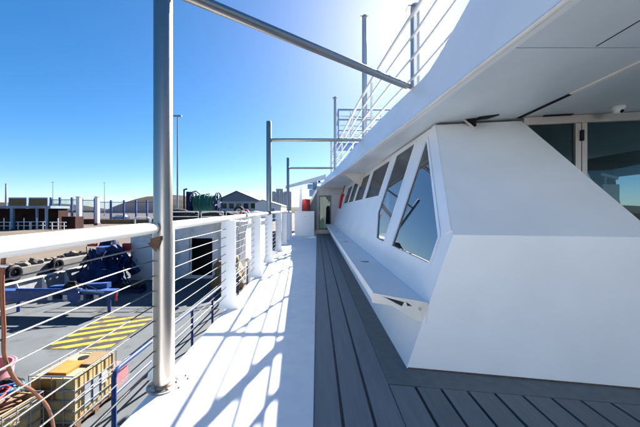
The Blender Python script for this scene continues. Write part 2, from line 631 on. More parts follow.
o.build('plank', M['plank_edge'], deck, smooth=False, label='margin plank along the aft wall')

hull = MB()
hull.loft([[(ship_edge(y) + 0.06, y, -0.11), (ship_edge(y) + 0.06, y, -5.6), (6, y, -5.6), (6, y, -0.11)] for y in ys])
tag(hull.build('ship_hull', M['white']), 'white ship hull side below the gangway deck', 'ship hull')

# ================================================================== OUR SHIP: deckhouse
B = 0.321
NB = math.sqrt(1 + B * B)


def side(u, v, d):
    """point on the raked side wall: u along the ship, v height; d outward"""
    return (0.715 + B * v - d / NB, u, v + d * B / NB)


house = thing('deckhouse', 'white deckhouse with raked side wall and dark slanted windows along the passage', 'deckhouse', (0.715, 2.31, 0))


def zs(y):
    return 2.33 + 0.016 * max(0, y - 3.5)


A = Vector((0.715, 2.31, 0))
D = Vector((1.556, -0.271, 0))
P1 = Vector((1.056, 2.251, 1.064))
P2 = Vector((1.453 + 0.0, 3.54, 2.30))
wins = [
    [(3.75, 2.205), (3.78, 0.79), (2.49, 0.788), (2.48, 1.03)],
    [(4.23, 2.256), (5.24, 2.256), (5.26, 1.23), (4.72, 0.80), (4.20, 0.79)],
    [(5.66, 2.256), (7.40, 2.275), (7.33, 1.55), (5.69, 1.54)],
    [(7.80, 2.275), (9.45, 2.285), (9.40, 1.56), (7.75, 1.55)],
    [(9.80, 2.285), (11.30, 2.30), (11.22, 1.57), (9.76, 1.56)],
    [(11.65, 2.30), (13.40, 2.315), (13.35, 1.58), (11.62, 1.57)],
]
outer = [(2.313, 0.0), (2.253, 1.064), (3.54, 2.305), (16.1, 2.54), (16.1, 0.0)]
holes = [rounded(p, 0.035) for p in wins]
plate(outer, holes, side, -0.06, 0.0).build('side_wall', M['white'], house)
for i, p in enumerate(wins):
    ring = plate(rounded(shrink(p, -0.028), 0.06), [rounded(shrink(p, 0.012), 0.03)], side, -0.012, 0.007)
    fr = ring.build('window', M['white'], house)
    plate(rounded(shrink(p, 0.001), 0.03), [rounded(shrink(p, 0.016), 0.025)], side, -0.020, -0.010).build('gasket', M['black'], fr)
    plate(rounded(shrink(p, 0.002), 0.03), [], side, -0.018, -0.0125).build('pane', M['glass'], fr)
# corner trim strips along the knuckled aft corner
cs = MB()
for (a, b) in (((2.285, 1.092), (3.54, 2.305)),):
    wv = 0.085
    if a[1] > 1:
        poly = [(a[0] + 0.002, a[1] + 0.002), (b[0], b[1] - 0.004), (b[0] + wv * 1.35, b[1] - 0.004), (a[0] + wv * 1.0, a[1] - 0.035)]
        cs.prism([side(u, v, 0.0) for u, v in poly], (-0.012 / NB, 0, 0.012 * B / NB))
cs.bevel(0.003, 1)
cs.build('corner_trim', M['white'], house)

E5 = A + D * 1.075
low = [A, E5, Vector((E5.x, 3.36, 0)), Vector((0.78, 3.36, 0))]
K5 = P1 + D * 0.637
K5 = Vector((E5.x, P1.y + D.y * (E5.x - P1.x) / D.x, 1.064))
P3 = P2 + D * 0.597
aw = MB().solid([A, E5, K5, P1, E5 + Vector((0, 0.05, 0)), A + Vector((0.03, 0.05, 0)), K5 + Vector((0, 0.05, 0)), P1 + Vector((0.03, 0.05, 0.0))],
                [(0, 1, 2, 3), (5, 7, 6, 4), (0, 5, 4, 1), (1, 4, 6, 2), (2, 6, 7, 3), (3, 7, 5, 0)])
aw.bevel(0.008, 2)
aw.build('aft_wall', M['white'], house)
tr = P2 - P1
nrm = Vector((1, 0, 0)).cross(tr).normalized()
if nrm.y < 0:
    nrm = -nrm
up0 = Vector((0, 0, 0.002))
pan = MB().prism([P1 + up0, K5 + up0, P3, P2], nrm * 0.045)
pan.bevel(0.008, 2)
pan.build('raked_panel', M['white'], house)
# inboard cheek of the wing, closes the box behind the raked panel
MB().prism([(E5.x - 0.05, 2.08, 0), (E5.x - 0.05, 3.36, 0), (E5.x - 0.05, 3.36, 2.26), (K5.x - 0.05, K5.y + 0.09, 1.06)], (0.048, 0, 0)).build('cheek_plate', M['white'], house)

# the folding shelf along the side wall, open at its aft end
LZ = 0.525
lin, lout = 0.715 + B * LZ, 0.500
shelf = MB()


def shelf_sec(y, dy):
    return [(lin + 0.01, y, LZ), (lout, y + dy, LZ), (lout - 0.004, y + dy, LZ - 0.075), (lout + 0.02, y + dy, LZ - 0.078), (lin - 0.0, y, LZ - 0.02)]


shelf.loft([shelf_sec(2.30, 0.26), shelf_sec(3.2, 0.0), shelf_sec(6, 0), shelf_sec(10, 0), shelf_sec(16.08, 0)])
shelf.bevel(0.006, 2)
shf = shelf.build('shelf', M['white'], house)
# aft end bracket of the shelf, with its two slots
e0, e1 = Vector((lin - 0.004, 2.288, LZ)), Vector((lout - 0.012, 2.548, LZ))


def endmap(u, v, d):
    p = e0.lerp(e1, u)
    nn = Vector((-(e1 - e0).y, (e1 - e0).x, 0)).normalized()
    if nn.y > 0:
        nn = -nn
    return p + Vector((0, 0, v)) + nn * d


endp = plate([(0, 0.006), (1, 0.010), (1.0, -0.075), (0.62, -0.072), (0.22, -0.150), (0.02, -0.160)],
             [[(0.40, -0.022), (0.80, -0.006), (0.44, -0.062)], [(0.26, -0.045), (0.37, -0.016), (0.35, -0.050)]], endmap, 0.0, 0.014)
endp.build('end_bracket', M['cream'], shf)
bl = MB().lathe(endmap(0.13, -0.055, 0.014), [(0.016, 0), (0.016, 0.006), (0.009, 0.012), (0, 0.012)], Vector((-(e1 - e0).y, (e1 - e0).x, 0)) * -1 if (e1 - e0).x < 0 else (0, -1, 0), 12)
bl.build('bolt', M['steel'], shf)
MB().prism([endmap(0.05, -0.012, -0.004), endmap(0.95, -0.012, -0.004), endmap(0.95, -0.068, -0.004), endmap(0.05, -0.10, -0.004)], (0.0, 0.09, 0)).build('hollow', M['dark'], shf)
for y in (4.15, 6.9, 10.2):
    MB().prism([(lout + 0.12, y, LZ + 0.001), (lout + 0.235, y - 0.05, LZ + 0.001), (lout + 0.235, y + 0.01, LZ + 0.001), (lout + 0.15, y + 0.03, LZ + 0.001)], (0, 0, 0.002)).build('slot', M['black'], shf)

# overhang: soffit, curved fascia bulwark, edge trim
BOT = [(-2.5, 1.33), (0, 1.30), (1.44, 1.25), (2.24, 1.18), (3.44, 1.09), (5.2, 0.955), (6.3, 0.89), (8.0, 0.76), (11.0, 0.50), (15.8, 0.08)]
TOPX = [(-2.5, 1.60), (0, 1.52), (2.0, 1.43), (2.65, 1.40), (2.91, 1.385), (3.13, 1.37), (3.53, 1.34), (4.05, 1.30), (5.07, 1.22), (6.4, 1.115), (8.2, 1.01), (9.9, 0.93), (12.5, 0.78), (15.8, 0.50)]
TOPZ = [(-2.5, 4.6), (0, 3.95), (1.6, 3.5), (2.65, 3.18), (2.91, 3.10), (3.13, 3.02), (3.53, 2.92), (4.05, 2.93), (5.07, 2.965), (6.4, 2.985), (8.2, 3.01), (9.9, 3.03), (12.5, 3.06), (15.8, 3.10)]
ysf = [-2.5 + 0.25 * i for i in range(74)]


def fx(y): return interp(BOT, y)
def tx(y): return interp(TOPX, y)
def tz(y): return interp(TOPZ, y)


def fsec(y):
    xb, zb, xt, zt = fx(y), zs(y), tx(y), tz(y)
    mx_, mz = xb + (xt - xb) * 0.55, zb + (zt - zb) * 0.45
    return [(xb, y, zb - 0.015), (mx_, y, mz), (xt, y, zt), (xt + 0.05, y, zt + 0.004), (xt + 0.07, y, zt - 0.03), (mx_ + 0.08, y, mz), (xb + 0.09, y, zb - 0.012)]


MB().loft([fsec(y) for y in ysf if y <= 15.8]).build('fascia', M['white'], house)
MB().tube([(fx(y) + 0.006, y, zs(y) - 0.018) for y in ysf if y <= 15.8], 0.016, 8).build('edge_trim', M['cream'], house)
JY = 1.92


def soff(y0, y1, xin, gap0, gap1, xl=None):
    yy = [y0 + gap0] + [y for y in ysf if y0 + 0.1 < y < y1 - 0.1] + [y1 - gap1]
    return MB().loft([[((fx(y) + 0.09) if xl is None else xl, y, zs(y)), (xin, y, zs(y)), (xin, y, zs(y) + 0.05), ((fx(y) + 0.09) if xl is None else xl, y, zs(y) + 0.05)] for y in yy])


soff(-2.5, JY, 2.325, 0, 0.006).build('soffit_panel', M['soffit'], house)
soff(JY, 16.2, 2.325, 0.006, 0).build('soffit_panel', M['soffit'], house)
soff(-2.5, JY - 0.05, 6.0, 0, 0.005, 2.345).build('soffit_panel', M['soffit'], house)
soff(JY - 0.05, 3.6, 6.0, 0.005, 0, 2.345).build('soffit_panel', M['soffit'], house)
MB().box(2.315, 2.355, -2.5, 2.66, 2.318, 2.3285).bevel(0.003, 1).build('soffit_batten', M['cream'], house)
MB().box(2.315, 2.355, 2.664, 3.36, 2.321, 2.3285).build('soffit_batten', M['black'], house, label='black rubber strip in the soffit joint')
MB().box(1.826, 1.834, -2.5, 1.9, 2.3275, 2.3295).build('soffit_seam', M['black'], house)
MB().tube([A + Vector((0.01, -0.004, 0.002)), E5 + Vector((0, -0.004, 0.002))], 0.006, 6).build('sealant_bead', M['rust'], house)
MB().loft([[(fx(y) + 0.09, y, zs(y) + 0.06), (6.2, y, zs(y) + 0.06), (6.2, y, zs(y) + 0.16), (fx(y) + 0.12, y, zs(y) + 0.16)] for y in ysf if y <= 15.9]
          ).build('upper_deck', M['deck_white'], house)  # unseen slab over the soffit, added to stop light leaking through its joints
for gy in (9.0,):
    MB().prism([(0.715 + B * 2.43, gy, zs(gy) - 0.002), (0.715 + B * 2.0, gy, 2.0), (fx(gy) + 0.14, gy, zs(gy) - 0.002)], (0, 0.03, 0)).build('gusset', M['cream'], house)
# folded bracket under the soffit at the head of the raked panel
bx = P2.lerp(P3, 0.44) + Vector((0, -0.05, 0.02))
br = MB()
br.prism([bx + Vector((-0.13, -0.02, 0.002)), bx + Vector((-0.04, -0.06, -0.11)), bx + Vector((-0.02, -0.05, -0.10)), bx + Vector((-0.10, 0.0, 0.002))], (0.012, 0.05, 0))
brk = br.build('folded_bracket', M['cream'], house)
MB().prism([bx + Vector((-0.105, -0.03, 0.004)), bx + Vector((-0.016, -0.06, -0.085)), bx + Vector((-0.016, -0.06, 0.004))], (0.004, 0.09, 0)).build('bracket_web', M['black'], brk)
MB().prism([bx + Vector((-0.006, -0.10, 0.008)), bx + Vector((0.17, -0.19, 0.008)), bx + Vector((0.12, -0.05, 0.008)), bx + Vector((-0.006, 0.0, 0.008))], (0, 0, -0.012)).build('soffit_slot', M['black'], house)

# glazed aft entrance under the overhang
U = D.normalized()
Np = Vector((U.y, -U.x, 0))
if Np.y > 0:
    Np = -Np
O3 = Vector((P2.x, P2.y, 0))


def dw(s_, z, d=0.0):
    return O3 + D * s_ + Vector((0, 0, z)) + Np * d


def dbox(s0, s1, z0, z1, d0, d1):
    return MB().prism([dw(s0, z0, d0), dw(s1, z0, d0), dw(s1, z1, d0), dw(s0, z1, d0)], Np * (d1 - d0))


ent = thing('glazed_entrance', 'wide glazed wheelhouse entrance with metal frame under the overhang', 'entrance', dw(0.6, 0))
dbox(0.60, 2.6, 2.235, 2.322, -0.02, 0.05).bevel(0.004, 1).build('head_frame', M['bronze'], ent)
dbox(0.60, 2.6, 0.0, 0.12, -0.02, 0.05).build('sill_frame', M['bronze'], ent)
for (a, b) in ((0.60, 0.63), (0.93, 0.965), (0.968, 1.0), (1.62, 1.70), (2.52, 2.6)):
    dbox(a, b, 0.122, 2.232, -0.018, 0.046 if a != 0.968 else 0.052).bevel(0.004, 1).build('mullion', M['bronze'], ent)
for (a, b) in ((0.631, 0.929), (1.001, 1.618), (1.701, 2.519)):
    dbox(a, b, 0.123, 2.231, 0.008, 0.016).build('pane', M['clear'], ent)
dbox(0.955, 0.975, 2.03, 2.15, 0.053, 0.07).bevel(0.004, 1).build('hinge', M['black'], ent)
dbox(0.72, 0.9, 2.318, 2.329, 0.051, 0.09).build('closer', M['black'], ent)
# dim wheelhouse room
rm = thing('wheelhouse_room', 'dark wheelhouse room seen through the glazed entrance', 'room', (3, 4, 0))
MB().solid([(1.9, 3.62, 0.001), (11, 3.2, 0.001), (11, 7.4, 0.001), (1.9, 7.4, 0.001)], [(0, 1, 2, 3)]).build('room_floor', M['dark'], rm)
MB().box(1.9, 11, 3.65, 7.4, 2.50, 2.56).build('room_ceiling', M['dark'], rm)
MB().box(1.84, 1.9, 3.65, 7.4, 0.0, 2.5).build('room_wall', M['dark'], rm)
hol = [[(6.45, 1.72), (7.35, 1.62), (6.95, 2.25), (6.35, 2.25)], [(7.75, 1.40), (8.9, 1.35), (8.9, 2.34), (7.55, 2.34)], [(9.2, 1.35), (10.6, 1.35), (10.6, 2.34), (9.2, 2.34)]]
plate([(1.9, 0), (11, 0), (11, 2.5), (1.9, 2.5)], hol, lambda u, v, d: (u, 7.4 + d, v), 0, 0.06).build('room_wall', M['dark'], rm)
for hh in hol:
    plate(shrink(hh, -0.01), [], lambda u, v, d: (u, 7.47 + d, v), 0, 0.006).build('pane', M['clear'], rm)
cons = thing('console', 'grey wheelhouse console holding a pale instrument behind the glass', 'console', (4.6, 5.0, 0))
MB().box(4.3, 6.8, 5.0, 5.7, 0.002, 0.95).bevel(0.03).build('cabinet', M['screen'], cons)
MB().box(5.02, 5.32, 5.1, 5.25, 1.30, 1.72).bevel(0.02).build('instrument', M['paint'], cons)
MB().tube([(5.17, 5.18, 0.95), (5.17, 5.18, 1.31)], 0.03).build('stalk', M['galv'], cons)
MB().tube([(5.14, 5.18, 1.72), (5.14, 5.18, 1.86)], 0.02).obox((5.2, 5.18, 1.87), (0.32, 0.06, 0.05), Matrix.Rotation(R(14), 3, 'Y')).build('aerial', M['paint'], cons)

# dome camera under the soffit
dc = thing('dome_camera', 'white dome security camera under the soffit beside the entrance', 'security camera', W(618, 113, 3.05))
c0 = Vector((W(618, 113, 3.0).x, 3.0, 2.328))
MB().lathe(c0, [(0.055, 0), (0.058, -0.02), (0.05, -0.035)], n=20).build('base', M['paint'], dc)
MB().lathe(c0 + Vector((0, 0, -0.034)), [(0.046, 0), (0.046, -0.012), (0.038, -0.032), (0.02, -0.045), (0, -0.048)], n=20).build('dome', M['paint'], dc)
MB().lathe(c0 + Vector((0.0, -0.03, -0.052)), [(0.018, 0), (0.018, 0.014), (0, 0.016)], (0, -1, -0.5), 14).build('lens', M['black'], dc)

# added out of view: open deck and white block to bounce sunlight forward
MB().box(-0.02, 6.0, -16, -3.001, -0.12, 0.0).build('added_aft_deck', M['plank_edge'], deck, kind='structure')
MB().loft([[(-0.022, y, -0.12), (-0.022, y, 0.012), (ship_edge(y) + 0.03, y, 0.012), (ship_edge(y), y, -0.01), (ship_edge(y), y, -0.12)] for y in (-16, -9, -3.001)]).build('margin_plate', M['deck_white'], deck, kind='structure')
ah = thing('added_bounce_block', 'unseen white block added behind the viewpoint to bounce sunlight onto the aft wall', 'deckhouse', (3, -12, 0))
MB().box(0.2, 6.0, -15.8, -11.5, 0.013, 3.6).bevel(0.03).build('wall', M['white'], ah)
MB().box(0.1, 6.1, -15.9, -11.4, 3.602, 3.7).bevel(0.02).build('roof', M['white'], ah)

# ================================================================== forward end of the passage
EY = 16.1
fb = thing('end_bulkhead', 'grey white bulkhead with a narrow glazed door closing the far end of the passage', 'bulkhead', (0.3, EY, 0))
plate([(-0.12, 0), (1.5, 0), (1.56, 2.53), (-0.05, 2.53)], [[(0.10, 0.22), (0.80, 0.22), (0.80, 2.12), (0.10, 2.12)]], lambda u, v, d: (u, EY + d, v), 0, 0.08).build('wall', M['endgrey'], fb)
MB().box(-0.1, 0.9, EY - 0.12, EY - 0.003, 0.0, 0.2).bevel(0.01).build('door_step', M['bronze'], fb)
dr = plate([(0.102, 0.222), (0.798, 0.222), (0.798, 2.118), (0.102, 2.118)], [rounded([(0.17, 0.30), (0.73, 0.30), (0.73, 2.04), (0.17, 2.04)], 0.04)], lambda u, v, d: (u, EY + 0.02 + d, v), 0, 0.05).build('door', M['doorgrey'], fb)
MB().box(0.165, 0.735, EY + 0.04, EY + 0.048, 0.295, 2.045).build('pane', M['greenglass'], dr)
MB().box(0.40, 0.46, EY + 0.012, EY + 0.019, 0.30, 2.04).build('glazing_bar', M['cream'], dr)
MB().prism([(0.50, EY + 0.028, 0.36)] + [(0.615 + 0.115 * math.cos(R(a)), EY + 0.028, 1.30 + 0.25 * math.sin(R(a))) for a in range(180, -1, -20)] + [(0.73, EY + 0.028, 0.36)], (0, 0.008, 0)).build('arched_reflection', M['black'], dr)  # black arch standing in for a dark reflection in the door glass
MB().tube([(0.13, EY - 0.04, 1.05), (0.13, EY - 0.04, 1.25)], 0.012).tube([(0.13, EY + 0.02, 1.15), (0.13, EY - 0.04, 1.15)], 0.01).build('handle', M['steel'], dr)
MB().box(-0.1, 1.4, EY + 1.3, EY + 1.36, 0, 2.5).build('inner_wall', M['screen'], fb)
MB().prism([(-0.124, EY - 0.1, 0.0), (-0.44, EY - 0.1, 0.0), (-0.44, EY - 0.1, 0.62), (-0.72, EY - 0.1, 1.06), (-0.66, EY - 0.1, 1.20), (-0.03, EY - 0.1, 2.42), (-0.03, EY - 0.1, 0.3)], (0, 0.06, 0)).build('wing_plate', M['doorgrey'], fb)
MB().prism([(-0.78, EY - 0.16, 1.05), (-0.66, EY - 0.16, 1.05), (0.02, EY - 0.16, 2.36), (-0.06, EY - 0.16, 2.45)], (0, 0.05, 0)).bevel(0.006, 1).build('wing_edge', M['white'], fb)

lk = thing('deck_locker', 'white steel deck locker at the far end of the gangway', 'locker', (-0.6, 14.5, 0))
MB().box(-1.12, -0.14, 14.5, 15.3, 0.013, 1.20).bevel(0.015).build('body', M['white'], lk)
MB().box(-1.15, -0.13, 14.47, 15.32, 1.202, 1.24).bevel(0.01).build('lid', M['white'], lk)
MB().box(-0.70, -0.55, 14.482, 14.498, 0.95, 1.0).build('latch', M['steel'], lk)
rd = thing('red_drum', 'dull red drum behind the white deck locker', 'drum', (-0.60, 15.9, 0))
MB().lathe((-0.62, 15.9, 0.013), [(0.24, 0), (0.24, 0.6), (0.255, 0.62), (0.24, 0.64), (0.24, 1.2), (0.255, 1.22), (0.24, 1.24), (0.235, 1.88), (0, 1.9)], n=20).build('body', M['redpaint'], rd)
MB().lathe((-0.62, 15.9, 1.9), [(0.05, 0), (0.05, 0.03), (0, 0.03)], n=12).build('cap', M['black'], rd)
wb = thing('sloping_brace', 'white sloping brace beam with its post at the far end of the gangway', 'brace', (-0.85, 14.4, 0))
MB().prism([(-1.60, 14.6, 2.38), (0.45, 14.6, 2.86), (0.45, 14.6, 3.10), (-1.58, 14.6, 2.52)], (0, 0.12, 0)).bevel(0.01).build('beam', M['white'], wb)
MB().prism([(-1.03, 15.4, 0.013), (-0.83, 15.4, 0.013), (-0.78, 15.4, 2.58), (-0.90, 15.4, 2.56)], (0, 0.1, 0)).bevel(0.008).build('post', M['white'], wb)
rf = thing('red_cover', 'narrow red cloth cover hanging beside the farthest window', 'cover', (1.2, 13.9, 1.4))
MB().tube([(1.06, 13.6, 1.36), (1.10, 13.6, 1.6), (1.16, 13.6, 1.9), (1.22, 13.6, 2.05)], 0.055, 10, 0.085).build('cloth', M['red'], rf)
MB().tube([(1.20, 13.6, 2.0), (1.30, 13.6, 2.46)], 0.018).build('hanger', M['black'], rf)
sm = thing('searchlight_mast', 'small white mast with lamp heads beyond the bow bulkhead', 'mast', (-0.1, 21, 0))
MB().tube([(-0.15, 21, -1.0), (-0.15, 21, 3.4)], 0.16, 12).build('post', M['paleblue'], sm)
for (dx, z, sz) in ((-0.25, 1.75, 0.5), (0.2, 1.95, 0.45), (-0.05, 2.3, 0.7), (0.3, 2.75, 0.4), (-0.3, 2.85, 0.45)):
    MB().box(-0.15 + dx - sz / 2, -0.15 + dx + sz / 2, 20.7, 21.2, z, z + sz * 0.7).bevel(0.05).build('lamp_head', M['paleblue'], sm)
MB().box(-0.75, 0.45, 20.8, 21.1, 3.25, 3.31).build('crossarm', M['bluegrey'], sm)
MB().box(0.08, 0.24, 20.9, 21.05, 3.31, 3.75).bevel(0.03).build('signal_lamp', M['black'], sm)

# ================================================================== awning frames (pole, crossbar, inner pole)
def frame(y, xo, yi, xi, zb, ztop_out, ztop_in, bar_r, label, zbi=None):
    t = thing('awning_frame', label, 'pole frame', (xo, y, 0), 'steel awning frames over the gangway')
    MB().lathe((xo, y, 0.012), [(0.061, 0), (0.061, ztop_out - 0.012), (0.055, ztop_out), (0, ztop_out)], n=28).build('outer_pole', M['steel'], t)
    fl = MB().lathe((xo, y, 0.013), [(0.105, 0), (0.105, 0.012), (0.10, 0.016), (0, 0.016)], n=28).build('base_flange', M['steel'], t)
    for k in range(6):
        a = k * math.pi / 3 + 0.3
        MB().lathe((xo + 0.085 * math.cos(a), y + 0.085 * math.sin(a), 0.029), [(0.009, 0), (0.009, 0.008), (0, 0.009)], n=6).build('bolt', M['steel'], fl)
    MB().tube([(xo + 0.03, y, zb), (xi, yi, zbi or zb)], bar_r, 16).build('crossbar', M['steel'], t)
    d_ = (Vector((xi, yi, zbi or zb)) - Vector((xo, y, zb))).normalized()
    MB().lathe(Vector((xo, y, zb)) + d_ * 0.052, [(bar_r + 0.014, 0), (bar_r + 0.010, 0.012), (bar_r + 0.002, 0.022)], d_, 18).build('weld_collar', M['steel'], t)
    MB().lathe((xo, y, 0.029), [(0.074, 0), (0.070, 0.008), (0.0615, 0.016)], n=28).build('weld_collar', M['rustysteel'], t)
    ib = tz(yi) - 0.5
    MB().lathe((xi + 0.085, yi, ib), [(0.062, 0), (0.062, ztop_in - ib), (0.055, ztop_in - ib + 0.01), (0, ztop_in - ib + 0.01)], n=24).build('inner_pole', M['bluegrey2'] if 'bluegrey2' in M else M['steel'], t)
    MB().box(xi - 0.03, xi + 0.16, yi - 0.07, yi + 0.07, ztop_in - 0.05, ztop_in - 0.035).build('cap_plate', M['steel'], t)
    return t


M['rustysteel'] = mat('tarnished_weld', (0.27, 0.21, 0.16), 0.5, metal=0.7, var=0.3, vscale=30, bump=0.3)
M['bluegrey2'] = mat('grey_painted_pole', (0.42, 0.44, 0.47), 0.35, metal=0.3, var=0.05)
frame(2.05, -1.088, 4.1, 1.30, 2.83, 3.45, 4.15, 0.043, 'nearest steel awning pole, thickest in view, with its diagonal crossbar overhead', 3.0)
frame(7.1, -1.18, 7.1, 1.08, 2.99, 3.43, 6.02, 0.040, 'second steel awning pole along the rail, its level crossbar meeting a tall pole', 2.99)
frame(12.5, -1.25, 12.5, 0.70, 3.10, 3.53, 6.16, 0.040, 'farthest and shortest looking steel awning pole with level crossbar', 3.10)

# ================================================================== gangway railing
def rail_x(y): return ship_edge(y) + 0.055


def rail_z(y): return 1.112 + 0.0125 * min(y, 8)


rl = thing('gangway_railing', 'white tubular gangway railing with wire cables and broad white posts', 'railing', (-1.1, 2, 0))
MB().tube([(rail_x(y), y, rail_z(y)) for y in (-1.5, -0.5, 0.3, 0.8, 1.3, 1.95)], 0.038, 18).lathe((rail_x(1.95), 1.95, rail_z(1.95)), [(0.038, 0), (0.034, 0.016), (0.022, 0.028), (0, 0.034)], (0, 1, 0), 18).build('handrail', M['paint'], rl)
MB().tube([(rail_x(y), y, rail_z(y)) for y in (2.2, 3.0, 3.7, 5.4, 7.0, 8.9, 10.6, 12.4, 14.4)], 0.034, 18).build('handrail', M['paint'], rl)
MB().prism([(rail_x(2) - 0.02, 1.95, 1.035), (rail_x(2) + 0.045, 1.95, 1.05), (rail_x(2) + 0.045, 1.985, 1.05), (rail_x(2) - 0.02, 1.985, 1.035)], (0, 0, 0.03)).build('rusty_bracket', M['rust'], rl)
MB().prism([(rail_x(2) - 0.045, 1.96, 1.034), (rail_x(2) + 0.01, 1.96, 0.975), (rail_x(2) + 0.045, 1.96, 1.048)], (0, 0.012, 0)).build('rusty_bracket', M['rust'], rl)
MB().lathe((rail_x(7.1) - 0.0, 6.93, rail_z(7) + 0.0), [(0.05, -0.05), (0.05, 0.05)], (0, 1, 0), 14).build('rail_clamp', M['rust'], rl)
MB().lathe((rail_x(12.4) - 0.0, 12.3, rail_z(12) + 0.0), [(0.05, -0.05), (0.05, 0.05)], (0, 1, 0), 14).build('rail_clamp', M['rust'], rl)
posts = (-0.9, 2.118, 3.66, 5.40, 6.95, 8.90, 10.65, 12.2, 13.6)
for y in posts:
    x = rail_x(y) - (0.022 if y == 2.118 else 0)
    wv = 0.076 if y == 2.118 else 0.088
    p = MB().prism([(x - wv, y, rail_z(y) - 0.028), (x - wv, y, 0.18), (x - wv - 0.045, y, 0.013), (x + wv + (0.0 if y == 2.118 else 0.045), y, 0.013), (x + wv, y, 0.18), (x + wv, y, rail_z(y) - 0.028)], (0, 0.022, 0))
    p.bevel(0.004, 2)
    p.build('post', M['white'], rl)
for (dx, dy) in ((0.10, 0.13), (0.135, 0.09), (0.12, -0.02)):
    MB().lathe((-1.088 + dx, 2.05 + dy, 0.0125), [(0.008, 0), (0.008, 0.006), (0.004, 0.009), (0, 0.009)], n=8).build('deck_stud', M['rust'], deck, kind='structure')
for k in range(9):
    z = 1.0 - 0.105 * k
    pts = []
    for a, b in zip(posts, posts[1:]):
        for t in (0, 0.25, 0.5, 0.75):
            y = a + (b - a) * t
            pts.append((rail_x(y) - 0.03, y, z + 0.006 * min(y, 8) - 0.02 * t * (1 - t) * (1 + 0.5 * math.sin(k * 2.1 + a))))
    y = posts[-1]
    pts.append((rail_x(y) - 0.03, y, z + 0.048))
    MB().tube(pts, 0.0042, 6).build('wire_cable', M['cable'], rl)

hs = thing('hanging_hose', 'orange brown hose hanging down outside the nearest rail', 'hose', (-1.16, 1.0, 0.3))
hp = [(-1.092, 1.012, 1.10), (-1.105, 1.018, 1.02), (-1.108, 1.022, 0.92), (-1.112, 1.03, 0.83), (-1.13, 1.05, 0.72), (-1.15, 1.11, 0.60), (-1.17, 1.20, 0.50), (-1.19, 1.29, 0.36), (-1.21, 1.34, 0.18), (-1.22, 1.36, -0.1), (-1.22, 1.37, -0.6)]
MB().tube(smooth_path(hp, 5), 0.0065, 10).build('hose', M['orange'], hs)
MB().torus((-1.097, 1.014, 1.06), (0.2, 0, 1), 0.0095, 0.005, 16, 8).build('clip', M['paint'], hs)

# ================================================================== upper deck railing and lattice mast
ur = thing('upper_deck_railing', 'white tube railing rising along the edge of the upper deck', 'railing', (1.3, 4, 3))
for (dz, r) in ((1.06, 0.034), (0.76, 0.023), (0.46, 0.023), (0.17, 0.023)):
    pts = []
    for i in range(34):
        y = 2.2 + i * 0.4
        if y > 13.6:
            break
        z = interp(TOPZ, max(y, 3.6)) + dz + (0.02 * max(0, 3.6 - y))
        pts.append((tx(y) + 0.04, y, z))
    MB().tube(pts, r, 10).build('rail', M['paint'], ur)
for y in (2.25, 4.05, 6.3, 8.6, 10.9, 13.2):
    x = tx(y) + 0.065
    MB().box(x - 0.02, x + 0.02, y - 0.03, y + 0.03, interp(TOPZ, max(y, 3.4)) - 0.4, interp(TOPZ, max(y, 3.6)) + 1.055).build('post', M['paint'], ur)

lm = thing('lattice_mast', 'white and blue lattice mast with railed platforms above the passage', 'mast', (1.6, 18.5, 2))
MY = 18.5
for (x, y) in ((0.92, MY), (1.62, MY), (0.92, MY + 0.7), (1.62, MY + 0.7)):
    MB().tube([(x, y, 2.2), (x, y, 5.9)], 0.035, 8).build('leg', M['paint'], lm)
bz = MB()
for i in range(9):
    z0, z1 = 2.4 + i * 0.38, 2.4 + (i + 1) * 0.38
    a, b = (0.92, 1.62) if i % 2 else (1.62, 0.92)
    bz.tube([(a, MY, z0), (b, MY, z1)], 0.018, 6)
    bz.tube([(a, MY + 0.7, z0), (b, MY + 0.7, z1)], 0.018, 6)
    bz.tube([(0.92, MY + (0.7 if i % 2 else 0), z0), (0.92, MY + (0 if i % 2 else 0.7), z1)], 0.018, 6)
    bz.tube([(0.92, MY, z1), (1.62, MY, z1)], 0.014, 6)
bz.build('lattice_bracing', M['paint'], lm)
MB().box(1.1, 5.2, MY - 0.3, MY + 1.6, 5.42, 5.52).bevel(0.01).build('platform', M['skyblue'], lm)
for (z, c, r) in ((7.62, 'bluegrey', 0.055), (7.22, 'paint', 0.03), (7.0, 'bluegrey', 0.05), (6.62, 'paint', 0.03), (6.32, 'bluegrey', 0.03), (6.05, 'paint', 0.03)):
    MB().tube([(1.35, MY + 0.9, z), (1.35, MY - 0.25, z), (5.1, MY - 0.25, z)], r, 8).build('guard_rail', M[c], lm)
    MB().tube([(1.35, MY + 0.92, z - 0.02), (5.1, MY + 1.5, z - 0.02)], r * 0.8, 8).build('guard_rail', M[c], lm)
for x in (1.35, 2.1, 3.0, 4.0, 5.1):
    MB().tube([(x, MY - 0.25, 5.52), (x, MY - 0.25, 7.64)], 0.035, 8).build('guard_post', M['bluegrey' if x < 2 else 'paint'], lm)

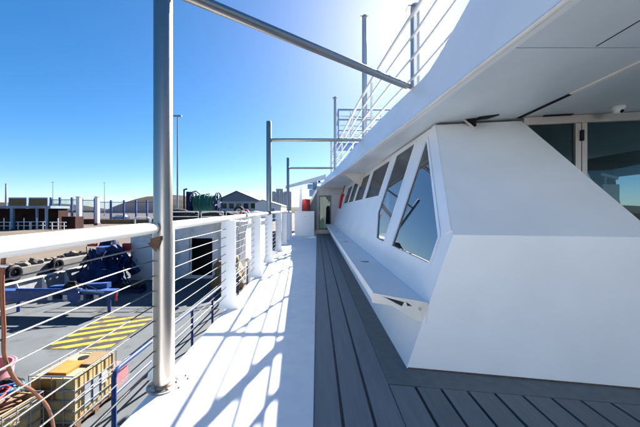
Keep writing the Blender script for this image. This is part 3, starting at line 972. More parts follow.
# ================================================================== NEIGHBOURING FISHING BOAT
DZ = -3.4
boat = thing('fishing_boat', 'white fishing boat with grey working deck moored beside the gangway', 'boat', (-9.7, 14, -5))
MB().loft([[(-4.0, y, DZ - 0.02), (-4.1, y, -5.9), (-15.4, y, -5.9), (-15.55, y, DZ - 0.02)] for y in (-6, 34)]).build('hull', M['bulwark'], boat)
MB().box(-15.45, -4.0, -6, 34, DZ - 0.018, DZ).build('working_deck', M['deck_grey'], boat)
bw = MB().box(-15.55, -15.46, -6, 34, DZ + 0.002, DZ + 0.95)
bwo = bw.build('bulwark', M['bulwark'], boat)
MB().box(-15.62, -15.36, -6, 34, DZ + 0.952, DZ + 1.01).bevel(0.015).build('cap_rail', M['wornwhite'], bwo)
for i in range(24):
    y = -4 + i * 1.45
    MB().prism([(-15.458, y, DZ + 0.003), (-15.12, y, DZ + 0.003), (-15.20, y, DZ + 0.5), (-15.38, y, DZ + 0.945), (-15.458, y, DZ + 0.945)], (0, 0.03, 0)).build('rib', M['wornwhite'], bwo)
# hazard marked square
hz = MB().solid([(-9.4, 9.75, DZ + 0.004), (-7.0, 9.75, DZ + 0.004), (-7.0, 12.8, DZ + 0.004), (-9.4, 12.8, DZ + 0.004)], [(0, 1, 2, 3)]).build('hazard_square', M['hazard_black'], boat)


def clip_poly(poly, x0, x1, y0, y1):
    def cl(ps, f, inter):
        outp = []
        for i in range(len(ps)):
            a, b = ps[i - 1], ps[i]
            if f(b):
                if not f(a):
                    outp.append(inter(a, b))
                outp.append(b)
            elif f(a):
                outp.append(inter(a, b))
        return outp

    def ix(c): return lambda a, b: (c, a[1] + (b[1] - a[1]) * (c - a[0]) / (b[0] - a[0]))
    def iy(c): return lambda a, b: (a[0] + (b[0] - a[0]) * (c - a[1]) / (b[1] - a[1]), c)
    for f, g_ in ((lambda p: p[0] >= x0, ix(x0)), (lambda p: p[0] <= x1, ix(x1)), (lambda p: p[1] >= y0, iy(y0)), (lambda p: p[1] <= y1, iy(y1))):
        if poly:
            poly = cl(poly, f, g_)
    return poly


for k in range(-2, 12):
    c = 8.0 + k * 0.62
    pl = clip_poly([(-9.6, c - 0.62), (-6.8, c + 0.78), (-6.8, c + 1.06), (-9.6, c - 0.34)], -9.36, -7.04, 9.79, 12.76)
    if len(pl) > 2:
        MB().solid([(x, y, DZ + 0.008) for x, y in pl], [tuple(range(len(pl)))]).build('yellow_stripe', M['yellow'], hz)
# deckhouse of the boat
HY = 20.0
RZ = 0.42
plate([(-10.3, DZ), (-4.9, DZ), (-4.9, RZ), (-10.3, RZ)], [rounded([(-8.65, DZ + 0.22), (-7.2, DZ + 0.22), (-7.2, -0.62), (-8.65, -0.62)], 0.08)],
      lambda u, v, d: (u, HY + d, v), 0, 0.06).build('house_wall', M['wornwhite'], boat)
MB().box(-10.3, -10.24, HY + 0.062, HY + 9, DZ + 0.002, RZ).build('house_wall', M['wornwhite'], boat)
MB().box(-4.96, -4.9, HY + 0.062, HY + 9, DZ + 0.002, RZ).build('house_wall', M['wornwhite'], boat)
MB().box(-10.6, -4.7, HY - 0.35, HY + 9.2, RZ + 0.002, RZ + 0.12).bevel(0.02).build('house_roof', M['wornwhite'], boat)
MB().box(-10.2, -5.0, HY + 2.4, HY + 2.45, DZ, RZ).build('inner_wall', M['dark'], boat)
fr = plate(rounded([(-8.73, DZ + 0.14), (-7.12, DZ + 0.14), (-7.12, -0.54), (-8.73, -0.54)], 0.1), [rounded([(-8.65, DZ + 0.22), (-7.2, DZ + 0.22), (-7.2, -0.62), (-8.65, -0.62)], 0.08)],
           lambda u, v, d: (u, HY - 0.05 + d, v), 0, 0.048)
fr.build('door_coaming', M['wornwhite'], boat)
MB().box(-9.55, -8.78, HY - 0.14, HY - 0.08, DZ + 0.25, -0.65).bevel(0.02).build('open_door', M['wornwhite'], boat)
for x in (-9.9, -6.6, -6.0, -5.3):
    MB().tube([(x, HY - 0.07, DZ + 0.1), (x, HY - 0.07, RZ - 0.1)], 0.03, 8).build('pipe', M['paint'], boat)
# roof railing (white hoops)
for (x0, x1, y) in ((-10.4, -8.1, HY - 0.2), (-7.9, -6.4, HY - 0.2), (-6.2, -4.8, HY - 0.2)):
    MB().tube([(x0, y, RZ + 0.12), (x0, y, RZ + 0.72), (x0 + 0.06, y, RZ + 0.78), (x1 - 0.06, y, RZ + 0.78), (x1, y, RZ + 0.72), (x1, y, RZ + 0.12)], 0.03, 8).build('roof_rail', M['paint'], boat)
    MB().tube([(x0, y, RZ + 0.45), (x1, y, RZ + 0.45)], 0.02, 8).build('roof_rail', M['paint'], boat)
# port locker house left of the deckhouse
lh = thing('winch_locker', 'white steel winch locker standing left of the boat doorway', 'locker', (-12, 20.4, DZ))
MB().box(-12.6, -10.75, 19.6, 21.4, DZ, -0.45).bevel(0.03).build('body', M['wornwhite'], lh)
MB().box(-12.7, -10.65, 19.5, 21.5, -0.448, -0.38).bevel(0.02).build('top', M['paint'], lh)
MB().box(-12.3, -11.1, 19.57, 19.598, DZ + 0.2, -0.9).bevel(0.008, 1).build('door', M['paint'], lh)
MB().box(-12.18, -12.12, 19.54, 19.569, -2.2, -1.95).build('handle', M['galv'], lh)
# white frame above it
wf = thing('white_hoop_frame', 'white tubular hoop frame on the locker top before the blue fence', 'frame', (-11.7, 20.2, -0.38))
for (x0, x1, y) in ((-12.5, -11.5, 19.9), (-11.9, -10.8, 20.8)):
    MB().tube([(x0, y, -0.38), (x0, y, 0.72), (x0 + 0.08, y, 0.8), (x1 - 0.08, y, 0.8), (x1, y, 0.72), (x1, y, -0.38)], 0.045, 8).build('hoop', M['paint'], wf)
    MB().tube([(x0, y, 0.2), (x1, y, 0.2)], 0.03, 8).build('crossbar', M['paint'], wf)
MB().box(-12.2, -11.4, 20.0, 20.5, -0.37, 0.35).bevel(0.03).build('box', M['wornwhite'], wf)

# net drum on the boat roof
nd = thing('net_drum', 'teal net wound on a drum between tall blue flanges on the boat roof', 'net drum', (-9.6, 25, RZ + 0.12))
cz, cy = 1.86, 25.0
MB().lathe((-10.55, cy, cz), [(0.25, 0), (0.25, 2.0)], (1, 0, 0), 20).build('barrel', M['blue'], nd)
pr = [(0.2, 0.0)] + [(0.74 + 0.05 * math.sin(i * 1.9) + 0.03 * random.random(), 0.04 + i * 0.064) for i in range(28)] + [(0.2, 1.85)]
MB().lathe((-10.45, cy, cz), pr, (1, 0, 0), 30).build('net', M['teal'], nd)
for x in (-10.62, -8.52):
    fl = MB().torus((x, cy, cz), (1, 0, 0), 0.98, 0.06, 30, 8).build('flange', M['darkblue'], nd)
    for k in range(8):
        a = k * math.pi / 4 + 0.2
        MB().tube([(x, cy + 0.2 * math.cos(a), cz + 0.2 * math.sin(a)), (x, cy + 0.98 * math.cos(a), cz + 0.98 * math.sin(a))], 0.05, 8).build('spoke', M['darkblue'], fl)
    MB().lathe((x, cy, cz), [(0.35, -0.05), (0.35, 0.05)], (1, 0, 0), 20).build('hub', M['darkblue'], fl)
    MB().prism([(x - 0.12, cy - 0.7, RZ + 0.12), (x - 0.12, cy + 0.7, RZ + 0.12), (x - 0.12, cy + 0.2, cz + 0.2), (x - 0.12, cy - 0.2, cz + 0.2)], (0.06, 0, 0)).build('stand', M['darkblue'], nd)
MB().box(-11.15, -10.8, cy - 0.3, cy + 0.3, RZ + 0.12, 2.9).bevel(0.05).build('motor_post', M['darkblue'], nd)
MB().tube([(-11.3, cy - 0.35, RZ + 0.12), (-11.3, cy - 0.35, 3.05), (-11.0, cy - 0.35, 3.15)], 0.07, 8).build('arm', M['dark'], nd)
MB().tube([(-10.9, cy - 0.4, 2.75), (-10.3, cy - 0.3, 2.95), (-9.9, cy - 0.2, 2.6), (-9.2, cy - 0.1, 2.72)], 0.05, 8).build('rope_guide', M['dark'], nd)
for k in range(9):
    xk = -10.35 + k * 0.2 + random.uniform(-0.05, 0.05)
    MB().tube(smooth_path([(xk, cy - 0.80, cz - 0.3), (xk + random.uniform(-0.15, 0.15), cy - 0.86, cz + 0.2), (xk + random.uniform(-0.1, 0.2), cy - 0.55, cz + 0.68), (xk, cy, cz + 0.84)], 4), 0.03, 6).build('loose_twine', M['teal'], nd)

NETS = [((-10.9, 22.2, RZ + 0.3), (1.5, 0.9, 0.65), 'black net heaped at the left of the boat roof'),
        ((-8.6, 22.6, RZ + 0.28), (1.5, 0.9, 0.5), 'low black net heap before the net drum'),
        ((-6.9, 23.5, RZ + 0.3), (0.9, 0.9, 0.45), 'small black net heap right of the net drum')]
for i, (c, sz, lb) in enumerate(NETS):
    tag(MB().blob(c, sz, 4, 0.35, 1.7, i * 3.3).build('net_heap', M['net'], sharp=80), lb, 'net', 'dark nets on the boat roof')
ty = thing('tyre', 'black tyre standing on the boat roof', 'tyre', (-7.4, 27.5, 1.0))
MB().torus((-7.4, 27.5, 1.15), (0.3, 1, 0), 0.45, 0.15, 26, 10).build('tread', M['black'], ty)
MB().torus((-7.4, 27.5, 1.15), (0.3, 1, 0), 0.31, 0.04, 26, 8).build('rim', M['galv'], ty)
wc = thing('white_canopy', 'white sloping canopy on the boat roof beyond the tyre', 'canopy', (-6.6, 29, RZ))
MB().prism([(-8.6, 28.3, 0.9), (-6.2, 28.3, 1.25), (-4.9, 28.3, 1.05), (-4.9, 28.3, 0.55), (-8.6, 28.3, 0.55)], (0, 1.6, 0)).bevel(0.04).build('cover', M['paint'], wc)
lb_ = thing('lifebuoy', 'red and white lifebuoy hung on the boat roof rail', 'lifebuoy', (-4.85, 20.2, 0.9))
for k in range(8):
    mb = MB()
    a0, a1 = k * math.pi / 4, (k + 1) * math.pi / 4
    mb.tube([(-4.9 + 0.3 * math.cos(a0 + (a1 - a0) * t / 4), 19.7, 1.0 + 0.3 * math.sin(a0 + (a1 - a0) * t / 4)) for t in range(5)], 0.075, 10)
    mb.build('segment', M['redpaint'] if k % 2 else M['paint'], lb_)

# deck crane, folded along the deck
cr = thing('deck_crane', 'blue folding deck crane with its boom lowered across the working deck', 'crane', (-13, 18.3, DZ))
MB().lathe((-13.4, 18.4, DZ), [(0.6, 0), (0.6, 0.25), (0.42, 0.3), (0.38, 1.9), (0.5, 1.95), (0.5, 2.4), (0, 2.45)], n=20).build('column', M['blue'], cr)
MB().prism([(-13.9, 18.0, -1.5), (-12.7, 18.0, -0.85), (-12.4, 18.0, -1.05), (-11.2, 18.0, -2.55), (-11.5, 18.0, -2.75), (-12.7, 18.0, -1.5), (-13.7, 18.0, -1.9)], (0, 0.45, 0)).bevel(0.03).build('knuckle_arm', M['darkblue'], cr)
bm_ = MB()
bm_.prism([(-16.2, 13.2, -2.95), (-9.35, 13.2, -2.72), (-9.25, 13.2, -2.38), (-16.2, 13.2, -2.38)], (0, 0.42, 0)).bevel(0.03).build('boom', M['blue'], cr)
MB().prism([(-12.6, 13.66, -2.55), (-9.9, 13.66, -2.4), (-9.9, 13.66, -2.15), (-12.6, 13.66, -2.3)], (0, 0.3, 0)).bevel(0.02).build('jib', M['blue'], cr)
MB().tube([(-13.5, 13.05, -2.3), (-10.6, 13.05, -2.32)], 0.07, 10).build('hydraulic_cylinder', M['blue'], cr)
MB().tube([(-10.7, 13.0, -2.32), (-9.6, 13.05, -2.42)], 0.035, 10).build('piston', M['steel'], cr)
MB().lathe((-11.0, 13.1, -2.62), [(0.3, 0), (0.3, 0.62)], (0, 1, 0), 16).build('pivot', M['blue'], cr)
MB().prism([(-11.6, 13.15, -2.4), (-11.3, 13.15, -1.95), (-11.0, 13.15, -1.95), (-10.8, 13.15, -2.4)], (0, 0.1, 0)).build('pivot_lug', M['black'], cr)
for (a, b, c) in (((-11.2, 13.2, -2.1), (-11.0, 13.0, -1.75), (-10.4, 13.1, -2.3)), ((-11.5, 13.2, -2.3), (-11.4, 13.0, -1.85), (-10.8, 13.0, -2.2)), ((-11.0, 13.3, -2.2), (-10.8, 13.1, -1.9), (-10.0, 13.2, -2.35))):
    A_, B_, C_ = Vector(a), Vector(b), Vector(c)
    MB().tube([A_ * (1 - t) ** 2 + B_ * 2 * t * (1 - t) + C_ * t * t for t in [i / 8 for i in range(9)]], 0.025, 6).build('hydraulic_hose', M['black'], cr)
MB().tube([(-9.3, 13.4, -2.5), (-9.3, 13.4, -2.9)], 0.05, 8).build('hook_block', M['redpaint'], cr)
MB().tube([(-9.6, 13.4, -2.75), (-9.6, 13.4, DZ)], 0.07, 8).build('boom_rest', M['blue'], cr)
MB().tube([(-13.8, 13.4, -2.9), (-13.8, 13.4, DZ)], 0.07, 8).build('boom_rest', M['blue'], cr)
for k in range(10):
    x0 = -14.3 + k * 0.30
    pts = [Vector((x0, 18.0 - 0.1 * (k % 3), -0.95 - 0.12 * k)), Vector((x0 + 0.35, 17.6, -1.7 + 0.2 * (k % 2))), Vector((x0 + 0.15, 17.3, -2.4)), Vector((x0 + 0.7, 17.0, -3.1 + 0.1 * (k % 3)))]
    MB().tube(smooth_path(pts, 5), 0.035 + 0.012 * (k % 3), 7).build('hydraulic_hose', M['black' if k % 3 == 0 else 'darkblue'], cr)
for (a, b) in (((-13.9, 17.9, -2.6), (-12.9, 17.8, -1.2)), ((-12.6, 17.9, -1.3), (-11.6, 17.8, -2.8))):
    A_, B_ = Vector(a), Vector(b)
    MB().tube([A_, A_.lerp(B_, 0.6)], 0.10, 10).build('hydraulic_cylinder', M['darkblue'], cr)
    MB().tube([A_.lerp(B_, 0.6), B_], 0.045, 10).build('piston', M['steel'], cr)
for k in range(5):
    MB().tube([(-14.2 + k * 0.55, 17.2, DZ), (-14.2 + k * 0.55, 17.2, DZ + 0.55 + 0.2 * (k % 2))], 0.05, 8).lathe((-14.2 + k * 0.55, 17.2, DZ + 0.55 + 0.2 * (k % 2)), [(0.09, 0), (0.09, 0.08), (0, 0.09)], n=10).build('valve_post', M['darkblue'], cr)
for k in range(7):
    x0 = -12.2 + k * 0.35
    MB().box(x0, x0 + 0.22, 13.12, 13.19, -2.78 + 0.05 * (k % 2), -2.55).bevel(0.01, 1).build('valve_block', M['black' if k % 2 else 'galv'], cr)
MB().box(-15.0, -9.5, 13.64, 13.72, -2.62, -2.5).build('cable_tray', M['darkblue'], cr)
rk = thing('roller_rack', 'row of dark rollers on a low blue rack in front of the crane column', 'rack', (-11.6, 16.6, DZ))
for y in (16.35, 16.85):
    MB().box(-13.2, -9.9, y - 0.03, y + 0.03, DZ + 0.12, DZ + 0.26).bevel(0.01, 1).build('side_beam', M['darkblue'], rk)
for x in (-13.1, -11.5, -10.0):
    MB().box(x - 0.05, x + 0.05, 16.3, 16.9, DZ, DZ + 0.118).build('foot', M['darkblue'], rk)
for k in range(13):
    x = -13.05 + k * 0.25
    MB().lathe((x, 16.30, DZ + 0.36), [(0.03, 0), (0.095, 0.03), (0.095, 0.57), (0.03, 0.60)], (0, 1, 0), 12).build('roller', M['black'], rk)
# blue machinery under canvas
for i, (c, s_, lb) in enumerate((((-14.2, 19.6, DZ + 1.0), (0.9, 0.8, 1.75), 'tall navy canvas bundle beside the crane column'),
                                 ((-12.9, 17.4, DZ + 0.55), (1.1, 0.7, 1.1), 'low navy canvas bundle in front of the white locker'))):
    tag(MB().blob(c, s_, 4, 0.5, 2.2, 5 + i * 2.7).build('canvas_bundle', M['navy'], sharp=80), lb, 'bundle', 'navy canvas bundles on the boat deck')
og = thing('orange_bracket', 'orange red steel bracket topping the canvas bundle', 'bracket', (-14.7, 19.6, -0.9))
MB().box(-14.95, -14.45, 18.85, 19.1, -1.05, -0.72).bevel(0.03).build('plate', M['redpaint'], og)
MB().box(-12.9, -12.45, 19.2, 19.45, -1.5, -0.9).bevel(0.03).build('plate', M['redpaint'], og)

# blue guard rail on the boat's near side
gr = thing('blue_guardrail', 'blue tubular guardrail along the near side of the working deck', 'guardrail', (-4.2, 9, DZ))
GZ = -2.06
MB().tube([(-4.2, 6.0, DZ), (-4.2, 6.0, GZ - 0.15), (-4.2, 6.04, GZ - 0.05), (-4.2, 6.15, GZ), (-4.22, 12, GZ), (-4.25, 17.6, GZ)], 0.048, 12).build('top_rail', M['blue'], gr)
MB().tube([(-4.2, 6.0, GZ - 0.5), (-4.22, 12, GZ - 0.5), (-4.25, 17.6, GZ - 0.5)], 0.03, 10).build('mid_rail', M['blue'], gr)
for y in (7.9, 9.8, 11.7, 13.6, 15.5, 17.5):
    MB().tube([(-4.22, y, DZ), (-4.22, y, GZ)], 0.042, 10).build('guard_post', M['blue'], gr)

# forward gear on the near side of the boat
ld = thing('boarding_ladder', 'white inclined boarding ladder leaning by the lifebuoy', 'ladder', (-4.5, 16.5, DZ))
for dx in (-0.25, 0.25):
    MB().tube([(-4.7 + dx, 14.9, DZ), (-4.6 + dx, 18.6, 0.95)], 0.035, 8).build('stile', M['paint'], ld)
for i in range(12):
    t = (i + 0.5) / 12
    p = Vector((-4.7, 14.9, DZ)).lerp(Vector((-4.6, 18.6, 0.95)), t)
    MB().tube([p + Vector((-0.25, 0, 0)), p + Vector((0.25, 0, 0))], 0.02, 6).build('rung', M['paint'], ld)
tag(MB().blob((-5.3, 17.4, DZ + 0.55), (0.9, 1.1, 1.25), 4, 0.45, 2.0, 9).build('brown_net_heap', M['brownnet'], sharp=80), 'brown fishing net heap behind the white ladder', 'net')
for i, (x, y) in enumerate(((-4.45, 19.0), (-5.9, 18.9))):
    b_ = thing('white_bollard', ('white capped vent post beside the ladder foot', 'white capped vent post near the doorway corner')[i], 'vent', (x, y, DZ), 'vent posts on the boat deck')
    MB().lathe((x, y, DZ), [(0.13, 0), (0.13, 1.3)], n=14).build('stem', M['paint'], b_)
    MB().lathe((x, y, DZ + 1.3), [(0.13, 0), (0.24, 0.05), (0.24, 0.2), (0.12, 0.3), (0, 0.32)], n=16).build('cap', M['paint'], b_)

# caged tank
def cage(name, label, c, rot, hgt, full=True):
    t = thing(name, label, 'tank', (c[0], c[1], DZ))
    Rm = Matrix.Rotation(R(rot), 3, 'Z')

    def q(x, y, z):
        return Vector((c[0], c[1], DZ)) + Rm @ Vector((x, y, z))
    lx, ly = 0.5, 0.6
    p = MB()
    for y in (-0.5, 0, 0.5):
        p.obox(q(0, y, 0.05), (1.0, 0.12, 0.1), Rm)
    p.obox(q(0, 0, 0.12), (1.0, 1.2, 0.035), Rm)
    p.build('pallet', M['wood'], t)
    for z in (0.2, 0.42, 0.64, 0.86, hgt):
        MB().tube([q(-lx, -ly, z), q(lx, -ly, z), q(lx, ly, z), q(-lx, ly, z), q(-lx, -ly, z)], 0.011, 6).build('cage_hoop', M['galv'], t)
    for k in range(5):
        for sgn in (-1, 1):
            x = -lx + k * 0.25
            MB().tube([q(x, sgn * ly, 0.13), q(x, sgn * ly, hgt)], 0.010, 6).build('cage_bar', M['galv'], t)
    for k in range(1, 5):
        for sgn in (-1, 1):
            y = -ly + k * 0.24
            MB().tube([q(sgn * lx, y, 0.13), q(sgn * lx, y, hgt)], 0.010, 6).build('cage_bar', M['galv'], t)
    return t, q, Rm


ib, q, Rm = cage('caged_tank', 'yellowed plastic tank in a wire cage with grey label plate', (-5.58, 6.72), -2, 1.16)
MB().obox(q(0.0, 0, 0.62), (0.94, 1.14, 0.96), Rm).bevel(0.09, 3).build('bottle', M['plastic'], ib)
MB().obox(q(-0.06, -0.2, 1.13), (0.5, 0.52, 0.06), Rm).bevel(0.01).build('board', M['orangeply'], ib)
MB().obox(q(0.2, 0.22, 1.125), (0.42, 0.6, 0.05), Rm).bevel(0.01).build('board', M['tan'], ib)
MB().obox(q(-0.2, -0.585, 0.86), (0.52, 0.012, 0.42), Rm).build('side_board', M['orangeply'], ib)
MB().obox(q(0.488, -0.1, 0.58), (0.01, 0.46, 0.5), Rm).build('label_plate', M['label'], ib)
MB().obox(q(0.495, 0.22, 0.72), (0.01, 0.16, 0.3), Rm).build('label_plate', M['paint'], ib)
MB().lathe(q(0, 0.2, 1.10), [(0.11, 0), (0.11, 0.06), (0, 0.07)], n=16).build('lid', M['black'], ib)

cb, q2, Rm2 = cage('cut_tank', 'cut open caged tank filled with scrap timber and ropes', (-6.17, 5.40), -6, 0.95)
bt = MB()
for (x0, x1, y0, y1) in ((-0.47, 0.47, -0.57, -0.54), (-0.47, 0.47, 0.54, 0.57), (-0.47, -0.44, -0.538, 0.538), (0.44, 0.47, -0.538, 0.538)):
    bt.obox(q2((x0 + x1) / 2, (y0 + y1) / 2, 0.54), (x1 - x0, y1 - y0, 0.8), Rm2)
bt.obox(q2(0, 0, 0.16), (0.88, 1.07, 0.03), Rm2)
bt.build('cut_bottle', M['plastic'], cb)
for i in range(12):
    a = random.uniform(-50, 40)
    z = 0.66 + 0.04 * i
    tag(MB().obox(q2(random.uniform(-0.2, 0.2), random.uniform(-0.2, 0.2), z), (random.uniform(0.10, 0.16), random.uniform(0.9, 1.15), 0.035),
                  Rm2 @ Matrix.Rotation(R(a), 3, 'Z') @ Matrix.Rotation(R(random.uniform(-6, 6)), 3, 'X')).bevel(0.004, 1).build('scrap_board', M['wood']),
        'weathered brown scrap board lying in the cut open tank', 'board', 'scrap boards in the cut tank')
for (mt, s0, lb, ct) in (('bluerope', 1, 'blue rope tangled on the scrap boards', 'rope'), ('red', 2, 'red rope end lying over the scrap boards', 'rope')):
    random.seed(s0)
    pts = [q2(0.1 + 0.28 * math.cos(i * 0.7 + s0) * (0.6 + 0.4 * random.random()), (0.25 if s0 == 1 else 0.1) + 0.22 * math.sin(i * 0.9), 1.15 + 0.02 * i / 3) for i in range(14)]
    tag(MB().tube(pts, 0.02, 7).build('rope', M[mt]), lb, ct)
random.seed(11)
tag(MB().blob(q2(-0.15, 0.48, 1.10), (0.26, 0.16, 0.14), 3, 0.5, 2.4, 3).build('dark_net_bundle', M['net']), 'small dark net bundle on top of the scrap boards', 'net')
pk = thing('pink_crate', 'faded pink plastic crate standing behind the yellowed tank', 'crate', (-4.85, 7.3, DZ))
for (x0, x1, y0, y1) in ((-5.20, -4.90, 7.35, 7.38), (-5.20, -4.90, 7.82, 7.85), (-5.20, -5.17, 7.382, 7.818), (-4.93, -4.90, 7.382, 7.818)):
    MB().box(x0, x1, y0, y1, DZ, DZ + 0.62).build('side', M['pink'], pk)
MB().box(-5.23, -4.87, 7.32, 7.88, DZ + 0.621, DZ + 0.66).bevel(0.01).build('rim', M['pink'], pk)
pk.location += Vector((-0.36, 0.22, -0.2))
pk = thing('pink_bin', 'faded pink plastic bin left of the cut open tank', 'bin', (-8.1, 6.9, DZ))
MB().lathe((-7.75, 6.75, DZ), [(0.42, 0), (0.5, 0.95), (0.54, 0.97), (0.54, 1.02), (0.46, 1.02), (0.40, 0.1), (0, 0.1)], n=24).build('body', M['pink'], pk)
MB().torus((-7.75, 6.75, DZ + 1.0), (0, 0, 1), 0.52, 0.03, 28, 8).build('rim', M['pink'], pk)

# ================================================================== QUAY
for i in range(16):
    y = 14.2 + i * 0.72 + random.uniform(-0.2, 0.2)
    x = -16.85 + random.uniform(-0.55, 0.1) - 0.3
    sc = random.uniform(0.16, 0.34)
    r_ = MB().blob((x, y, EZ + sc * 0.3), (sc * 1.3, sc * 1.1, sc * 0.8), 2, 0.5, 1.4, i * 1.3).build('rock', M['rock'], smooth=False)
    tag(r_, 'pale broken rock lying along the quay edge', 'rock', 'rocks along the quay edge')
for i, (y, z) in enumerate(((15.6, -2.1), (18.2, -2.15), (21.3, -2.1))):
    t = thing('fender_tyre', ('nearest dark tyre fender hung on the quay face', 'middle dark tyre fender hung on the quay face', 'farthest dark tyre fender hung on the quay face')[i], 'tyre', (-16.4, y, z), 'tyre fenders on the quay')
    MB().torus((-16.34, y, z), (1, 0, 0), 0.33, 0.14, 22, 9).build('tread', M['black'], t)
    MB().tube([(-16.4, y, z + 0.33), (-16.7, y, EZ + 0.03)], 0.02, 6).build('chain', M['rust'], t)

# open shed
sh = thing('open_shed', 'open blue grey steel shed with dark interior on the quay', 'shed', (-44, 44, QZ))
SY = 41.0
MB().box(-58, -37.5, SY - 0.2, SY + 3, 1.62, 1.98).bevel(0.02).build('roof', M['bluegrey'], sh)
MB().box(-58, -37.7, SY + 2.7, SY + 2.9, QZ, 1.6).build('back_wall', M['oxide'], sh)
MB().box(-37.75, -37.65, SY + 1.2, SY + 2.68, QZ, 1.6).build('side_wall', M['oxide'], sh)
for px, wv in ((12.5, 0.42), (46.5, 0.2), (-20, 0.42), (37, 0.14)):
    x = (px - 317) * SY / 290
    MB().box(x - wv / 2, x + wv / 2, SY - 0.15, SY + 0.15, QZ, 1.618).build('column', M['bluegrey'], sh)
for i, (px, y0) in enumerate(((24, 39.6), (37, 40.2), (58, 38.6), (4, 39.0))):
    x = (px - 317) * y0 / 290
    t = thing('white_barrier', ('low white pipe barrier left of the shed middle', 'low white pipe barrier under the shed middle', 'low white pipe barrier at the right end of the shed', 'low white pipe barrier at the left shed column')[i], 'barrier', (x, y0, QZ), 'pipe barriers before the shed')
    for dx in (-0.8, 0, 0.8):
        MB().tube([(x + dx, y0, QZ), (x + dx, y0, QZ + 1.1 + (0.5 if dx == 0 else 0))], 0.06, 8).build('post', M['paint'], t)
    for z in (0.55, 1.05):
        MB().tube([(x - 1.1, y0, QZ + z), (x + 1.1, y0, QZ + z)], 0.05, 8).build('rail', M['paint'], t)
cn = thing('red_container', 'dark red container stacked beside the shed end', 'container', (-36, 42.5, QZ))
MB().box(-37.0, -35.0, 42, 43.5, QZ, 0.45).bevel(0.03).build('body', M['oxide'], cn)
for k in range(9):
    MB().box(-36.92 + k * 0.22, -36.8 + k * 0.22, 41.95, 41.998, QZ + 0.1, 0.45).build('corrugation', M['oxide'], cn)
for i, (p0, p1) in enumerate(((9, 27), (29, 48))):
    a, b = W(p0, 198.5, 56), W(p1, 198.5, 56)
    t = thing('tan_screen', ('left of two tan sheeted screens above the shed roof', 'right of two tan sheeted screens above the shed roof')[i], 'screen', (a.x, 56, QZ), 'tan screens behind the shed')
    MB().box(a.x + 0.1, b.x - 0.1, 56.0, 56.1, 0.6, a.z).build('sheet', M['tan'], t)
    for x in (a.x, b.x - 0.12):
        MB().box(x, x + 0.14, 55.9, 56.2, QZ, a.z + 0.12).build('post', M['bluegrey'], t)
    MB().box(a.x, b.x, 55.92, 55.99, a.z + 0.002, a.z + 0.2).build('top_rail', M['bluegrey'], t)


def fence(p0, p1, ytop, Y, posts_px, label):
    a, b = W(p0, ytop, Y), W(p1, ytop, Y)
    t = thing('bar_fence', label, 'fence', (a.x, Y, QZ), 'blue bar fences on the quay')
    for px in posts_px:
        x = W(px, 0, Y).x
        MB().box(x - 0.2, x + 0.2, Y - 0.15, Y + 0.15, QZ, a.z + 0.35).build('post', M['fenceblue'], t)
    for z in (QZ + 0.5, (QZ + a.z) / 2, a.z - 0.2):
        MB().box(a.x, b.x, Y - 0.03, Y + 0.03, z - 0.06, z + 0.06).build('rail', M['fenceblue'], t)
    bars = MB()
    n = int((b.x - a.x) / 0.28)
    for i in range(n):
        x = a.x + (i + 0.5) * (b.x - a.x) / n
        bars.box(x - 0.035, x + 0.035, Y - 0.025, Y + 0.025, QZ + 0.2, a.z)
    bars.build('bars', M['fenceblue'], t, smooth=False, kind='stuff')


fence(98, 160, 201.5, 74, (99, 111, 124, 136, 147, 159), 'long blue bar fence below the brown hill')
fence(50, 78, 199, 62, (51, 60, 72), 'short blue bar fence between screens and white column')
fence(80, 97, 199.5, 66, (82, 95), 'narrow blue bar gate between the two white columns')
for i, (px, wv, yb, lb) in enumerate(((79, 0.62, 225, 'left and thicker white gate column'), (97.3, 0.5, 226, 'right and thinner white gate column'))):
    p = W(px, 197, 52)
    t = thing('gate_column', lb + ' by the blue fence', 'column', (p.x, 52, QZ), 'white gate columns')
    MB().box(p.x - wv / 2, p.x + wv / 2, 51.7, 52.3, QZ, p.z).bevel(0.03).build('shaft', M['paint'], t)
    MB().box(p.x - wv / 2 - 0.06, p.x + wv / 2 + 0.06, 51.64, 52.36, p.z + 0.001, p.z + 0.1).build('cap', M['paint'], t)
    MB().box(p.x - wv / 2 - 0.1, p.x + wv / 2 + 0.1, 51.6, 52.4, QZ, QZ + 0.4).build('foot', M['concrete'], t)
tag(MB().box(W(98, 0, 58).x, W(162, 0, 58).x, 58, 58.6, QZ, QZ + 0.85).bevel(0.05).build('low_wall', M['tan']), 'low sand coloured wall below the blue fence', 'wall')
tag(MB().box(W(83, 0, 56).x, W(95, 0, 56).x, 56, 56.6, QZ, QZ + 1.0).bevel(0.05).build('low_wall', M['oxide']), 'low brown wall between the white gate columns', 'wall')
ca = thing('parked_car', 'small blue car parked behind the blue fence', 'car', (-52, 80, QZ))
c = W(121, 0, 80)
MB().box(c.x - 2.0, c.x + 2.0, 79.2, 80.8, QZ + 0.35, QZ + 1.0).bevel(0.12).build('body', M['blue'], ca)
MB().prism([(c.x - 1.3, 79.3, QZ + 1.0), (c.x + 1.4, 79.3, QZ + 1.0), (c.x + 0.9, 79.3, QZ + 1.55), (c.x - 0.8, 79.3, QZ + 1.55)], (0, 1.4, 0)).bevel(0.08).build('cabin', M['paint'], ca)
for dx in (-1.25, 1.25):
    for y in (79.25, 80.75):
        MB().lathe((c.x + dx, y - 0.1, QZ + 0.34), [(0.34, 0), (0.34, 0.2)], (0, 1, 0), 16).build('wheel', M['black'], ca)


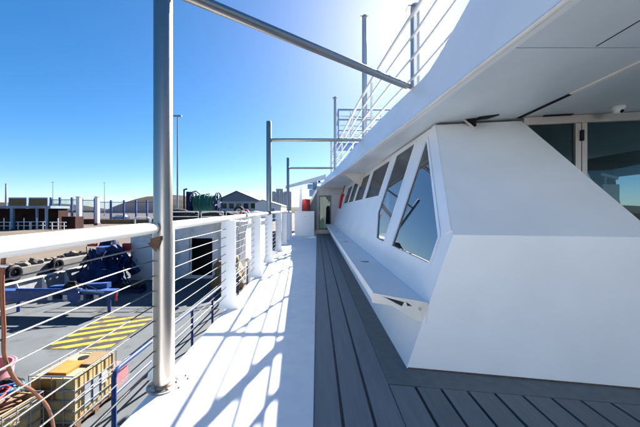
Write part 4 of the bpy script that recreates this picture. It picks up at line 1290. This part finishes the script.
def lamp(px, ytop, Y, label, r=0.11, head=1.1):
    p = W(px, ytop, Y)
    t = thing('lamp_post', label, 'lamp post', (p.x, Y, QZ), 'lamp posts around the harbour')
    MB().tube([(p.x, Y, QZ), (p.x, Y, p.z)], r * 1.5, 10, r * 0.8).build('pole', M['greywall'], t)
    MB().box(p.x - head / 2, p.x + head / 2, Y - 0.2, Y + 0.2, p.z + 0.002, p.z + 0.16).bevel(0.04).build('lamp_head', M['bluegrey'], t)
    MB().box(p.x - 0.35, p.x + 0.35, Y - 0.3, Y + 0.3, QZ, QZ + 0.3).build('foot', M['concrete'], t)


lamp(177.5, 116.5, 42, 'tall grey lamp post right of the nearest steel pole', 0.10, 1.2)
lamp(53, 182.5, 150, 'distant thin lamp post above the blue bar fence', 0.13, 1.4)
lamp(104.5, 183, 160, 'distant thin lamp post before the brown hill', 0.14, 1.4)
lamp(6, 184, 120, 'distant thick lamp post at the left shed end', 0.3, 0.7)

gb = thing('gabled_warehouse', 'blue grey gabled warehouse beyond the boat roof', 'warehouse', (-33, 120, QZ))
GY = 120
a, b, rdg, ev = W(217, 200, GY), W(259, 200, GY), W(237, 191.5, GY), W(217, 200.5, GY)
plate([(a.x, QZ), (b.x, QZ), (b.x, ev.z), (rdg.x, rdg.z - 0.2), (a.x, ev.z)], [[(a.x + 2 + k * 3.0, 2.2), (a.x + 4 + k * 3.0, 2.2), (a.x + 4 + k * 3.0, 4.4), (a.x + 2 + k * 3.0, 4.4)] for k in range(5)],
      lambda u, v, d: (u, GY + d, v), 0, 0.3).build('wall', M['greywall'], gb)
for k in range(5):
    f_ = MB().box(a.x + 1.9 + k * 3.0, a.x + 4.1 + k * 3.0, GY - 0.06, GY - 0.003, 2.0, 2.19).build('window', M['paint'], gb)
    MB().box(a.x + 2 + k * 3.0, a.x + 4 + k * 3.0, GY + 0.2, GY + 0.24, 2.2, 4.4).build('pane', M['glass'], f_)
MB().prism([(a.x - 0.8, GY - 0.8, ev.z - 0.35), (rdg.x, GY - 0.8, rdg.z), (b.x + 0.8, GY - 0.8, ev.z - 0.35), (b.x + 0.8, GY - 0.8, ev.z - 0.05), (rdg.x, GY - 0.8, rdg.z + 0.35), (a.x - 0.8, GY - 0.8, ev.z - 0.05)], (0, 40, 0)).build('roof', M['shedroof'], gb, smooth=False)
MB().prism([(a.x, GY - 0.3, ev.z - 0.3), (b.x, GY - 0.3, ev.z - 0.3), (rdg.x, GY - 0.3, rdg.z - 0.05)], (0, 0.28, 0)).build('gable', M['shedroof'], gb, smooth=False)
MB().box(a.x, b.x, GY + 38, GY + 38.3, QZ, ev.z).build('wall', M['greywall'], gb)
ws = thing('white_warehouse', 'low white warehouse with sloping roof behind the second pole', 'warehouse', (-15, 75, QZ))
a, b = W(255, 203, 75), W(281, 206, 75)
MB().prism([(a.x, 75, QZ), (b.x, 75, QZ), (b.x, 75, b.z), (a.x + 2, 75, a.z + 0.7), (a.x, 75, a.z)], (0, 15, 0)).build('wall', M['paint'], ws, smooth=False)
MB().prism([(a.x - 0.2, 74.7, a.z + 0.01), (a.x + 2, 74.7, a.z + 0.72), (b.x + 0.2, 74.7, b.z + 0.02), (b.x + 0.2, 74.7, b.z + 0.2), (a.x + 2, 74.7, a.z + 0.95), (a.x - 0.2, 74.7, a.z + 0.2)], (0, 15.6, 0)).build('roof', M['greywall'], ws, smooth=False)
MB().box(a.x + 3.2, a.x + 5.0, 74.9, 74.998, QZ, 1.9).build('door', M['bluegrey'], ws)
si = thing('grey_silo_block', 'grey ribbed silo block beyond the white warehouse', 'silo', (-12, 95, QZ))
a, b = W(271, 191.5, 95), W(291, 191.5, 95)
n = 5
for k in range(n):
    x = a.x + (k + 0.5) * (b.x - a.x) / n
    rr = (b.x - a.x) / n / 2 * 0.98
    MB().lathe((x, 97, QZ), [(rr, 0), (rr, a.z - QZ - (0.3 if k % 2 else 0)), (rr * 0.8, a.z - QZ + 0.15), (0, a.z - QZ + 0.2)], n=18).build('silo', M['greywall'], si)
MB().box(a.x + 1.5, a.x + 3.8, 96, 98, a.z + 0.2, a.z + 1.0).build('head_house', M['greywall'], si)
